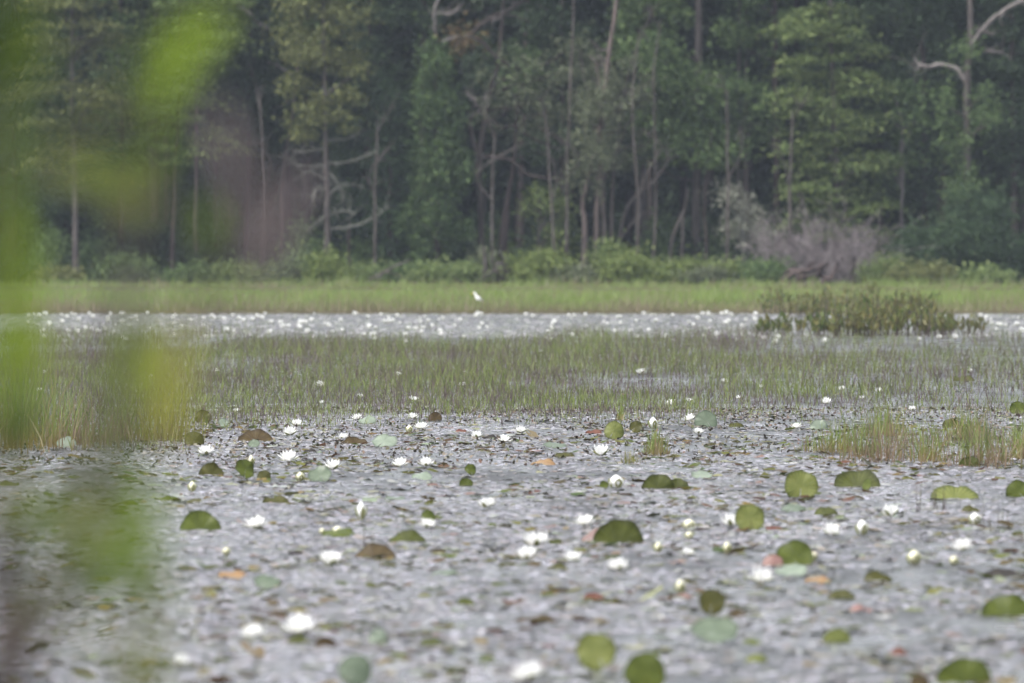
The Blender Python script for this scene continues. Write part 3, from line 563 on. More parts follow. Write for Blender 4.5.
# separate tufts and clumps
def tuft(label, cx, base, wid, hgt, n, mat, name='grass_tuft', lean=.35, wpx=.9, group=None, depthf=.5, cat='grass tuft'):
    d = D(base); s = F / d; x0 = (cx - 512) / s; root_loc = (x0, d, 0)
    X = rng.normal(0, wid / s * .27, n); Y = rng.normal(0, max(.25, (hgt > 40) * min(1.3, wid / s * 1.2)), n); h = hgt / s * rng.uniform(.4, 1.1, n) * np.exp(-(X / (wid / s * .6)) ** 2)
    V, q, hh_ = blades(X, Y, np.full(n, -.03), h, np.full(n, wpx / s), lean)
    o = link(name, npmesh(name, V, [q], mat, attr={'h': hh_}), loc=root_loc); return tag(o, label, cat, group)
gt = blademat('green tuft', (.2, .1, .035, 1), [(.10, .15, .03, 1), (.2, .24, .06, 1)], (.2, .16, .08, 1), .25, split=.3)
rt = blademat('reddish tuft', (.13, .065, .035, 1), [(.09, .13, .03, 1), (.17, .2, .06, 1)], (.17, .12, .08, 1), .3, split=.3)
yt = blademat('yellow tuft', (.12, .1, .03, 1), [(.15, .16, .03, 1), (.22, .21, .05, 1)], (.17, .14, .06, 1), .2, split=.3)
for a in [('small upright grass tuft with orange base standing alone right of centre', 657, 454, 26, 34, 160, gt), ('tiny sparse tuft left of the lone orange-based tuft', 631, 463, 26, 20, 45, yt),
          ('leafy green grass clump left of the red-based clump', 840, 452, 74, 40, 200, gt), ('tall grass clump with reddish base, second largest at right', 876, 459, 88, 60, 210, rt),
          ('narrow green tuft between the two reddish clumps', 928, 461, 40, 50, 110, gt), ('wide reddish-brown grass clump near the right edge', 985, 464, 88, 56, 210, rt),
          ('sparse straw-green tuft at the right frame edge', 1022, 458, 36, 50, 160, gt), ('green tuft behind the wide reddish clump', 968, 440, 50, 44, 180, gt),
          ('sparse tuft behind the red-based clump', 885, 436, 60, 40, 170, gt),
          ('yellow grass clump half hidden by the blurred yellow leaf', 165, 440, 60, 70, 170, yt), ('tall dull grass clump at the far left behind the dark blurred leaves', 26, 446, 110, 96, 420, gt),
          ('reddish brown grass clump left of the blurred brown stem', 78, 444, 76, 66, 240, rt), ('low purple-brown grass clump under the blurred brown stem', 122, 440, 50, 46, 200, rt),
          ('thin upright green tuft beside the olive lily pad below the rushes', 621, 420, 12, 26, 30, gt)]:
    tuft(*a)
darkst = blademat('dark stalks', (.06, .045, .04, 1), [(.07, .08, .03, 1), (.13, .12, .07, 1)], (.07, .05, .045, 1), .5)
tuft('few thin dark stalks standing left of the pale veined lily pad', 930, 510, 46, 44, 9, darkst, lean=.07, wpx=1.2, name='dead_stalks', cat='stalks')
tuft('thin brown stalks right of the pale veined lily pad', 996, 527, 34, 44, 7, darkst, lean=.06, wpx=1.1, name='dead_stalks', cat='stalks')
tuft('thin dark stalks standing in water left of the pale twin bud', 358, 546, 40, 30, 4, darkst, lean=.07, wpx=1.2, name='dead_stalks', cat='stalks')

# leafy marsh plants in front of the right bank
mpl = leafmat('marsh plant leaves', [(.05, .085, .03, 1), (.09, .13, .04, 1), (.18, .17, .06, 1), (.07, .12, .045, 1)], rough=.4, noise=(2.5, (.16, .12, .06, 1), .45))
def marshplant(label, cx, base, wid, hgt, n):
    d = D(base); s = F / d; root = empty('marsh_plant', ((cx - 512) / s, d, 0), label, 'marsh plant')
    nst = n // 7; sx = rng.uniform(-.5, .5, nst) * wid / s; sy = rng.normal(0, .5, nst); sh = hgt / s * rng.uniform(.55, 1.08, nst) * (1 - .45 * (sx / (wid / s * .5)) ** 2)
    t = Tubes(4); C = []
    for x, y, h in zip(sx, sy, sh):
        ax, ay = rng.normal(0, .05, 2); t.add([(x, y, -.03), (x + ax * .5, y + ay * .5, h * .5), (x + ax, y + ay, h)], [.007, .005, .003])
        for j in range(7): u = rng.uniform(.2, 1.0); C.append((x + ax * u + rng.normal(0, .03), y + ay * u, h * u))
    C = np.array(C); nl = len(C); a = rng.normal(0, .35, (nl, 3)); a[:, 2] = 1; a /= np.linalg.norm(a, axis=1)[:, None]
    b = np.cross(a, rng.normal(size=(nl, 3))); b /= np.linalg.norm(b, axis=1)[:, None]; L_ = (rng.uniform(.07, .15, nl))[:, None]
    V = np.stack([C, C + a * L_ * .5 + b * L_ * .17, C + a * L_, C + a * L_ * .5 - b * L_ * .17], 1).reshape(-1, 3)
    link('foliage', npmesh('foliage', V, [np.arange(nl * 4).reshape(-1, 4)], mpl), root); link('stem', t.mesh('stem', BK['brown']), root)
for a in [('low leafy marsh plants at the left end of the right-hand island', 796, 336, 80, 20, 330), ('leafy marsh plants left of the tallest part of the island', 842, 337, 64, 30, 400),
          ('tallest leafy marsh plants, dark bluish, in the middle of the island', 876, 336, 52, 38, 460), ('brownish leafy marsh plants right of the tallest ones', 916, 336, 60, 28, 400),
          ('low sparse marsh plants at the right end of the island', 954, 335, 60, 20, 260)]: marshplant(*a)
for a in [('loose marsh plants in the sedge behind the island', 862, 318, 150, 34, 700), ('short tan reed tops in the sedge left of the island', 778, 314, 30, 30, 110)]: marshplant(*a)

# ------------------------------------------------------------------ floating cover
fl = leafmat('floating leaves', [(.14, .18, .11, 1), (.08, .09, .03, 1), (.28, .28, .27, 1), (.13, .06, .045, 1), (.12, .14, .05, 1), (.2, .17, .13, 1), (.06, .05, .035, 1), (.26, .28, .26, 1), (.17, .16, .06, 1)], rough=.5, trans=.05, spec=.5)
def discs(X, Y, R, tilt, m=9, cup=.12, z=.003):
    n = len(X); th = np.linspace(0.25, 2 * math.pi - .25, m)[None, :] + rng.uniform(0, 6.28, n)[:, None]
    r = R[:, None] * (1 + rng.normal(0, .07, (n, m))); el = rng.uniform(.7, 1, n)[:, None]
    x = np.cos(th) * r; y = np.sin(th) * r * el; zz = np.abs(rng.normal(0, cup, (n, m))) * r
    ax = rng.uniform(0, 6.28, n); tx = np.cos(ax) * np.tan(tilt); ty = np.sin(ax) * np.tan(tilt)
    zz = zz + np.abs(x * tx[:, None] + y * ty[:, None])*.0 + (x * tx[:, None] + y * ty[:, None]) + (R * np.tan(tilt) * .55)[:, None]
    V = np.zeros((n, m + 1, 3)); V[:, 0, 0] = X; V[:, 0, 1] = Y; V[:, 0, 2] = z + R * np.tan(tilt) * .55
    V[:, 1:, 0] = X[:, None] + x; V[:, 1:, 1] = Y[:, None] + y; V[:, 1:, 2] = z + zz
    b = np.arange(n)[:, None] * (m + 1); j = np.arange(1, m)[None, :]
    t = np.stack([b + j * 0, b + j, b + j + 1], -1).reshape(-1, 3)
    return V.reshape(-1, 3), t
Vs, Ts, k = [], [], 0
def addd(v, t):
    global k
    Vs.append(v); Ts.append(t + k); k += len(v)
n = 25000; Y = rng.uniform(22, 72, n); X = rng.uniform(-1, 1, n) * (Y * .06 + 3.2)
pt = vnoise(X + 40, Y * .35 + 7, .7, 21) * .6 + vnoise(X + 40, Y * .5, 2.2, 22) * .4
keep = rng.random(n) < np.clip((pt - .3) * 2.6, .06, 1); X, Y = X[keep], Y[keep]
addd(*discs(X, Y, .012 + .035 * rng.random(len(X)) ** 2.5, np.abs(rng.normal(0, .07, len(X)))))
n = 1200; Y = rng.uniform(22, 118, n); X = rng.uniform(-1, 1, n) * (Y * .06 + 3.2)
addd(*discs(X, Y, rng.uniform(.025, .055, n), np.abs(rng.normal(0, .02, n)), 12))
n = 30; Y = rng.uniform(22, 62, n); X = rng.uniform(-1, 1, n) * (Y * .06 + 3.2)   # curled ones
addd(*discs(X, Y, rng.uniform(.03, .07, n), rng.uniform(.25, .7, n), 12))
n = 470000; Y = 22 + 52 * rng.random(n) ** .9; X = rng.uniform(-1, 1, n) * (Y * .06 + 3.0)
pt = vnoise(X + 60, Y * .9 + 7, .2, 23) * .45 + vnoise(X + 60, Y * .8 + 3, .55, 24) * .33 + vnoise(X + 40, Y * .4, 3.0, 25) * .22
keep = rng.random(n) < np.clip((pt - .34) * 5.5, .1, 1); X, Y = X[keep], Y[keep]
v_, t_ = discs(X, Y, .006 + .018 * rng.random(len(X)) ** 1.5, np.abs(rng.normal(0, .025, len(X))), 6, cup=.04, z=.002)  # leaflet colours below carry the pale lilac reflection of the sky
tag(link('floating_leaflets', npmesh('floating_leaflets', v_, [t_], leafmat('sky sheen leaflets', [(.33, .33, .39, 1), (.47, .465, .54, 1), (.22, .24, .15, 1), (.53, .52, .6, 1), (.26, .2, .18, 1), (.47, .465, .56, 1), (.05, .04, .03, 1), (.51, .50, .59, 1)], rough=.6, trans=.03, spec=.3))), 'film of tiny floating leaves on the near water, tinted with lilac sky sheen', 'floating leaves', kind='stuff')
tag(link('floating_leaves', npmesh('floating_leaves', np.concatenate(Vs), [np.concatenate(Ts)], fl)), 'mat of small green, brown and pale floating leaves on the pond', 'floating leaves', kind='stuff')
n = 8500; Y = 24 + 42 * rng.random(n) ** .9; X = rng.uniform(-1, 1, n) * (Y * .06 + 3.0)
keep = vnoise(X + 15, Y * .5, .8, 91) > .42; X, Y = X[keep], Y[keep]; n = len(X)
v_, t_ = discs(X, Y, rng.uniform(.015, .045, n), rng.uniform(.06, .32, n), 8, cup=.1)
tag(link('leaf_fragments', npmesh('leaf_fragments', v_, [t_], leafmat('leaf fragments', [(.05, .07, .01, 1), (.10, .12, .02, 1), (.07, .035, .02, 1), (.04, .05, .01, 1), (.14, .14, .03, 1), (.11, .045, .03, 1), (.06, .09, .03, 1), (.03, .025, .015, 1), (.2, .15, .05, 1)], rough=.6))), 'small green, olive and reddish curled leaf fragments on the near water', 'leaf fragments', kind='stuff')
# dark leaf bits sticking up in the nearer edge of the rushes
n = 13500; py = 409 + 58 * rng.random(n) ** 1.7; px = rng.uniform(-420, 1444, n); d_ = D(py); X = (px - 512) * d_ / F; Y = d_
keep = vnoise(X + 9, Y * .3, .9, 31) > .28; X, Y = X[keep], Y[keep]; n = len(X)
C = np.stack([X, Y, rng.uniform(.002, .018, n)], 1); V, q = leafquads(C, .032, .6, up=.3)
lt_ = leafmat('dark leaf bits', [(.035, .03, .025, 1), (.07, .05, .04, 1), (.1, .11, .05, 1), (.05, .04, .035, 1), (.2, .19, .15, 1), (.12, .065, .045, 1)], trans=.05, rough=.5)
tag(link('leaf_debris', npmesh('leaf_debris', V, [q], lt_)), 'dark specks of curled leaf bits along the near edge of the rushes', 'leaf debris', kind='stuff')

# ------------------------------------------------------------------ lily pads
PM = {'dg': padmat('shaded dark green pad', (.026, .032, .003, 1), (.05, .06, .006, 1), .6, .12),  # dark green deepened further, the domes' shaded side put into the colour
      'g': padmat('green pad', (.045, .06, .008, 1), (.08, .10, .015, 1), .45, .2),
      'yg': padmat('yellow green pad', (.10, .12, .03, 1), (.16, .175, .05, 1), .5, .35, .45),
      'ol': padmat('olive pad', (.035, .038, .006, 1), (.065, .062, .012, 1), .5, .2),
      'br': padmat('brown pad', (.03, .018, .006, 1), (.06, .042, .012, 1), .55, .12),
      'bk': padmat('blackish pad', (.015, .013, .012, 1), (.03, .025, .02, 1), .6, .05),
      'sg': padmat('sea green pad', (.08, .105, .07, 1), (.12, .15, .105, 1), .35, .15, .15),
      'pl': padmat('pale glaucous pad', (.15, .185, .14, 1), (.22, .26, .2, 1), .35, .2, .2),
      'pk': padmat('pink brown pad', (.17, .09, .08, 1), (.24, .15, .13, 1), .45, .15),
      'or': padmat('orange tan pad', (.2, .11, .05, 1), (.25, .17, .08, 1), .5, .15),
      'rd': padmat('red brown pad', (.08, .028, .018, 1), (.13, .055, .035, 1), .5, .12)}
stalkm = leafmat('stalk', [(.12, .11, .04, 1), (.2, .17, .07, 1)], trans=0)
CN = {'dg': 'shaded dark green', 'g': 'green', 'yg': 'yellow-green', 'ol': 'olive', 'br': 'brown', 'bk': 'blackish', 'sg': 'sea-green', 'pl': 'pale', 'pk': 'pinkish', 'or': 'orange-tan', 'rd': 'red-brown'}
def pad_mesh(R, mat, bend, wav, fold):
    m, nr = 34, 5; th = np.linspace(.05, 2 * math.pi - .05, m); V = [(0, 0, 0)]; rim = [0]
    ph = rng.uniform(0, 6.28, 3)
    for i in range(1, nr + 1):
        r = i / nr
        for t in th:
            q = r * (1 + .03 * math.sin(3 * t + ph[0]) + .02 * math.sin(7 * t + ph[1]))
            x = q * math.cos(t - math.pi / 2); y = q * math.sin(t - math.pi / 2)
            z = bend * x * x + fold * y * y * .6 + wav * r ** 3 * math.sin(4 * t + ph[2]) + .035 * r ** 2 * math.sin(9 * t + ph[1])
            V.append((x * R, y * R, z * R)); rim.append(r ** 14)
    V = np.array(V); F3 = np.array([(0, 1 + j, 2 + j) for j in range(m - 1)])
    F4 = np.array([(1 + (i - 1) * m + j, 1 + i * m + j, 1 + i * m + j + 1, 1 + (i - 1) * m + j + 1) for i in range(1, nr) for j in range(m - 1)])
    return npmesh('leaf_blade', V, [F3, F4], mat, smooth=True, attr={'rim': np.array(rim)})
def pad(x, bottom, w_, h_, col, mode, where, away=False):
    d = D(bottom if mode != 'F' else bottom + 2); s = F / d
    lab = '%s lily pad %s' % (CN[col], where)
    root = empty('lily_pad', ((x - 512) / s, d, 0), lab, 'lily pad')
    if mode == 'H':      # tilted pad, lower half under water
        R = w_ / 2 / s; tl = math.asin(min(.97, max(.12, (h_ - 1) / (w_ / 2)))); yaw = rng.uniform(-.15, .15); cz = -.004; by = R * math.cos(tl) * .0
    elif mode == 'S':    # flat floating pad with a slightly raised far rim
        R = w_ / 2 / s; tl = math.asin(min(.9, max(.02, (h_ - 2.0 * R * 1.5 / d * s) / w_))); yaw = rng.uniform(-.2, .2); cz = R * math.sin(tl) + .003; by = 0
    else:                # raised pad facing the camera
        R = max(w_, h_ * .92) / 2 / s; yaw = math.acos(min(1, w_ / s / 2 / R)) * random.choice((-1, 1)) * .9; by = 0
        tl = math.radians(rng.uniform(66, 78)) if h_ > .55 * w_ else math.asin(min(.97, h_ / s / 2 / R))
        cz = min(h_ / s - R * math.sin(tl), R * math.sin(tl) + .008)
    me = pad_mesh(R, PM[col], rng.uniform(-.3, .18), rng.uniform(.03, .13), rng.uniform(-.15, .25))
    spin = rng.uniform(-.9, .9)
    b = link('leaf_blade', me, root, (0, by, cz))
    from mathutils import Euler, Matrix
    M = Euler((tl if not away else -tl, 0, yaw)).to_matrix() @ Matrix.Rotation(spin * (.4 if mode == 'H' else 1), 3, 'Z')
    b.rotation_euler = M.to_euler()
    if mode != 'S' and cz > .01:
        t = Tubes(6); t.add([(0, .012, cz - .004), (.01, .03, cz * .5), (.015, .035, -.06)], [.004, .0045, .005]); link('stalk', t.mesh('stalk', stalkm), root)
    return root
PADS = [
 (256, 441, 36, 13, 'br', 'H', 'standing wide at the left edge of the speckled zone'), (211, 475, 26, 13, 'ol', 'H', 'below the leftmost white lily of the open water'),
 (245, 478, 17, 23, 'g', 'F', 'standing nearly upright left of centre, beside a tiny orange leaf'), (264, 477, 14, 9, 'ol', 'F', 'tiny and curled, touching the upright green pad'),
 (194, 443, 20, 14, 'ol', 'F', 'tilted beside the yellow blurred leaf'), (203, 421, 16, 13, 'ol', 'F', 'small and tilted at the rushes left, above the brown one'),
 (223, 425, 10, 9, 'pl', 'F', 'tiny, near the bud in the left rushes'), (254, 448, 12, 8, 'sg', 'S', 'tiny, just under the wide brown pad at left'),
 (355, 444, 25, 8, 'br', 'H', 'flat, touching the white lily left of centre'), (367, 424, 18, 9, 'pl', 'S', 'beside the small lily at the near edge of the rushes'),
 (384, 448, 26, 13, 'pl', 'S', 'wide and glaucous right of the flat brown pad'), (320, 483, 24, 16, 'sg', 'S', 'with a white lily on its right edge, left of centre'),
 (310, 452, 14, 5, 'bk', 'H', 'small and nearly black between two lilies'), (276, 503, 28, 7, 'ol', 'H', 'low and narrow in open water below the upright green pad'),
 (169, 501, 21, 7, 'dg', 'H', 'low and narrow near the blurred green leaves'), (200, 530, 42, 24, 'g', 'H', 'large domed, at left beside the blurred leaves'),
 (338, 537, 34, 10, 'g', 'S', 'flat with a yellow bud on it'), (407, 542, 38, 13, 'dg', 'H', 'low domed, just left below a white lily near the centre'),
 (374, 558, 45, 15, 'br', 'H', 'domed with rusty patches, left of centre'), (435, 419, 14, 9, 'br', 'F', 'dark crumpled, at the edge of the rushes near centre'),
 (461, 432, 13, 4, 'rd', 'H', 'tiny flat, between the lilies by the rushes'), (491, 439, 14, 5, 'bk', 'H', 'thin dark, between two lilies at the speckled zone'),
 (471, 474, 11, 13, 'g', 'F', 'small upright, upper of a curled pair near centre'), (466, 484, 14, 8, 'g', 'F', 'small slanting, lower of a curled pair near centre'),
 (422, 480, 21, 8, 'pl', 'S', 'flat olive-tinted, below two lilies near centre'), (555, 448, 24, 6, 'sg', 'S', 'flat, right of centre in the speckled zone'),
 (564, 457, 23, 6, 'ol', 'H', 'narrow, just below the flat sea-green pad'), (614, 437, 20, 18, 'yg', 'F', 'raised round, right of centre at the edge of the rushes'),
 (636, 432, 13, 14, 'ol', 'F', 'crumpled, just right of the raised round pad'), (594, 434, 17, 6, 'rd', 'H', 'flat, left of the raised round pad'),
 (543, 465, 26, 5, 'or', 'S', 'thin floating strip left below the narrow olive pad'), (428, 520, 15, 12, 'g', 'F', 'small raised, right behind a white lily near centre'),
 (619, 543, 52, 25, 'dg', 'H', 'largest domed one in the centre of the open water'), (556, 544, 15, 6, 'dg', 'H', 'small, between the twin lilies and the largest dome'),
 (604, 486, 9, 7, 'g', 'F', 'tiny, touching the left of a half-open lily'), (492, 526, 12, 5, 'g', 'H', 'tiny dark speck-like, below the single lily near centre'),
 (658, 489, 34, 17, 'dg', 'H', 'domed with an uneven top, right of centre'), (678, 488, 22, 11, 'dg', 'H', 'joined to the right of the uneven dome'),
 (706, 425, 23, 17, 'sg', 'F', 'round raised, at the rushes right of a white lily'), (737, 427, 19, 6, 'ol', 'H', 'low, right of the round raised sea-green pad'),
 (819, 427, 18, 10, 'pl', 'F', 'slanting, in front of the leafy grass clump'), (801, 495, 34, 27, 'yg', 'F', 'large veined and upright, with a bright left edge'),
 (857, 487, 46, 18, 'dg', 'H', 'wide dome right of the large veined one'), (867, 490, 8, 14, 'g', 'F', 'small folded, in front of the wide dome'),
 (750, 529, 30, 27, 'yg', 'F', 'veined and upright beside a white lily, right of centre'), (825, 515, 26, 10, 'dg', 'H', 'jagged low, below the large veined pad'),
 (795, 563, 38, 25, 'g', 'F', 'dark wide tilted, above the pink one'), (773, 564, 21, 12, 'pk', 'F', 'small tilted, left of the dark wide tilted pad'),
 (791, 577, 34, 12, 'pl', 'S', 'flat under the dark wide tilted pad'), (775, 530, 19, 6, 'rd', 'H', 'low, right of the veined pad beside the lily'),
 (702, 479, 22, 8, 'pl', 'S', 'flat, right of the uneven dome'), (793, 512, 26, 8, 'sg', 'S', 'flat, under the large veined pad'),
 (955, 499, 48, 16, 'yg', 'H', 'wide pale fan at the right, above a low olive one'), (1018, 495, 24, 17, 'g', 'F', 'at the right frame edge, tilted'),
 (1018, 412, 16, 13, 'g', 'F', 'slanting, high at the right edge in the rushes'), (951, 426, 17, 10, 'ol', 'F', 'slanting, between the reddish clumps in the rushes'),
 (970, 466, 22, 12, 'dg', 'H', 'at the foot of the wide reddish grass clump'), (970, 512, 20, 8, 'ol', 'H', 'low, just above the closed white cup at right'),
 (1018, 535, 14, 6, 'dg', 'H', 'small, at the right frame edge below the tilted one'), (1006, 578, 46, 10, 'bk', 'H', 'long low one at the right edge'),
 (1007, 616, 50, 24, 'g', 'H', 'large dome at the lower right edge'), (841, 599, 30, 11, 'ol', 'H', 'low domed, right of the big white lily at lower right'),
 (879, 582, 34, 11, 'ol', 'H', 'low with a raised right tip, at lower right'), (837, 642, 30, 16, 'yg', 'H', 'small dome, lowest of the row at lower right'),
 (965, 684, 58, 38, 'g', 'H', 'big blurred dome at the bottom right'), (920, 690, 20, 18, 'br', 'F', 'small upright, left of the big blurred dome at bottom right'),
 (818, 583, 27, 6, 'or', 'S', 'thin floating strip right of the big white lily'), (757, 662, 24, 11, 'yg', 'H', 'small low, at the bottom right of centre'),
 (712, 615, 27, 29, 'ol', 'F', 'rounded upright, rising above a sea-green one'), (715, 641, 48, 24, 'sg', 'F', 'broad, directly below the rounded upright olive pad'),
 (596, 671, 40, 40, 'yg', 'F', 'round, leaning, left of the pair at bottom centre'), (645, 694, 42, 46, 'g', 'F', 'round, right of the pair at bottom centre'),
 (613, 604, 24, 8, 'ol', 'H', 'small low, under the lily right of bottom centre'), (594, 600, 22, 9, 'rd', 'H', 'crumpled, left of a small olive pad below centre'),
 (537, 623, 66, 5, 'br', 'H', 'long low streak below centre'), (487, 661, 18, 8, 'g', 'H', 'small, left of the bottom centre lily'),
 (431, 646, 26, 9, 'dg', 'H', 'low, alone left of the bottom centre'), (326, 647, 24, 17, 'br', 'H', 'dome touching the big white lily at lower left'),
 (299, 644, 32, 8, 'dg', 'H', 'low, right under the big white lily at lower left'), (355, 684, 34, 32, 'sg', 'F', 'blurred upright at the bottom left of centre'),
 (378, 641, 20, 14, 'pl', 'F', 'blurred slanting, right of the brown dome at lower left'), (233, 580, 30, 7, 'or', 'S', 'floating patch right of the blurred leaves'),
 (267, 589, 27, 14, 'sg', 'S', 'broad flat one right below the orange patch'), (66, 446, 20, 11, 'pl', 'F', 'slanting, under the brown grass clump at far left'),
 (8, 486, 22, 6, 'dg', 'H', 'low, at the far left edge of the water'), (20, 470, 14, 4, 'br', 'H', 'tiny, near the far left edge'),
 (964, 381, 22, 6, 'ol', 'H', 'in the rushes high at the right'), (395, 500, 22, 4, 'sg', 'S', 'thin, left of the single lily near centre'),
 (675, 600, 30, 5, 'br', 'H', 'thin streak left of the rounded upright pad'), (560, 570, 44, 4, 'ol', 'H', 'thin streak under the lilies near centre'),
 (130, 505, 26, 6, 'ol', 'H', 'low, behind the blurred green leaves'), (900, 655, 34, 7, 'rd', 'H', 'thin streak above the small brown upright pad'),
 (445, 575, 30, 6, 'sg', 'S', 'flat, alone below centre left'), (470, 605, 34, 6, 'dg', 'H', 'thin streak left of the long brown one'),
 (860, 612, 26, 5, 'pk', 'S', 'thin floating strip at lower right'), (215, 640, 40, 6, 'br', 'H', 'thin streak left of the lower left lilies'),
]
for p_ in PADS: pad(*p_)

# ------------------------------------------------------------------ water lilies
petm = leafmat('white petal', [(.84, .84, .82, 1), (.9, .9, .88, 1)], rough=.6, trans=.35)
stam = leafmat('yellow stamen', [(.7, .5, .06, 1), (.75, .6, .12, 1)], trans=.1)
sepm = leafmat('green sepal', [(.16, .2, .07, 1), (.26, .26, .12, 1)], trans=.15)
cream = leafmat('cream bud petal', [(.62, .6, .4, 1), (.75, .74, .58, 1)], trans=.2)
def petals(specs, curl=.5):
    """specs: (azimuth, tilt above horizontal, length, width, base radius)"""
    V = []; Fq = []; k = 0
    for az, tl, L_, W_, r0 in specs:
        c, s = math.cos(az), math.sin(az); x, z = r0, .004
        for i in range(5):
            t = i / 4; wv = W_ * [.45, .9, 1.0, .7, .06][i] * .5; a = tl + curl * (t - .4) * .8
            if i: x += math.cos(a) * L_ / 4; z += math.sin(a) * L_ / 4
            for u, dz in ((-1, .25), (0, 0), (1, .25)):
                yy = u * wv; V.append((x * c - yy * s, x * s + yy * c, z + dz * wv))
        for i in range(4):
            for j in range(2): a_ = k + i * 3 + j; Fq.append((a_, a_ + 1, a_ + 4, a_ + 3))
        k += 15
    return np.array(V), np.array(Fq)
def lily_specs(openness, rr):
    sp = []
    for wi, (nn, tl, L_) in enumerate(((7, .30, .064), (8, .65, .060), (7, 1.0, .052), (5, 1.25, .042))):
        for i in range(nn): sp.append(((i + wi * .5 + rr.uniform(-.12, .12)) / nn * 6.283, tl + (1 - openness) * (1.35 - tl) + rr.uniform(-.08, .08), L_ * rr.uniform(.9, 1.08), .021 * rr.uniform(.9, 1.1), .006 + .001 * wi))
    return sp
LM = []
for i in range(6):
    rr = random.Random(40 + i); op = [1, .92, .8, .97, .6, .3][i]
    V, q = petals(lily_specs(op, rr)); mp = npmesh('petals', V, [q], petm, smooth=True)
    sp = [(rr.uniform(0, 6.28), rr.uniform(1.0, 1.5), .022, .004, rr.uniform(.002, .008)) for _ in range(16)]
    V2, q2 = petals(sp); msn = npmesh('stamens', V2, [q2], stam)
    V3, q3 = petals([(j * 1.571 + .3, .12 + (1 - op) * 1.1, .06, .022, .006) for j in range(4)]); ms = npmesh('sepals', V3, [q3], sepm, smooth=True)
    mj = npmesh('water_lily', np.concatenate([V, V2, V3]), [np.concatenate([q, q2 + len(V), q3 + len(V) + len(V2)])], [petm, stam, sepm], smooth=True, midx=np.concatenate([np.zeros(len(q)), np.ones(len(q2)), np.full(len(q3), 2)]))
    LM.append((mp, msn, ms, mj))
def lily(x, cy, w_, label, v=None, group=None):
    v = random.choice((0, 1, 2, 3, 0, 3)) if v is None else v
    aspect = {4: .85, 5: 1.0, 2: .62}.get(v, .52)
    by = cy + w_ * aspect * .42; d = D(by); s = F / d; diam = {4: .085, 5: .055, 2: .108}.get(v, .125); sc = 1.12 * w_ / s / diam
    r = empty('water_lily', ((x - 512) / s, d, .004), label, 'water lily', group or 'white water lilies on the pond', rng.uniform(0, 6.28)); r.scale = (sc, sc, sc * random.uniform(1.1, 1.4))
    r.rotation_euler = (rng.normal(0, .1) + .08, rng.normal(0, .1), rng.uniform(0, 6.28))
    link('petals', LM[v][0], r); link('stamens', LM[v][1], r); link('sepals', LM[v][2], r)
    return r
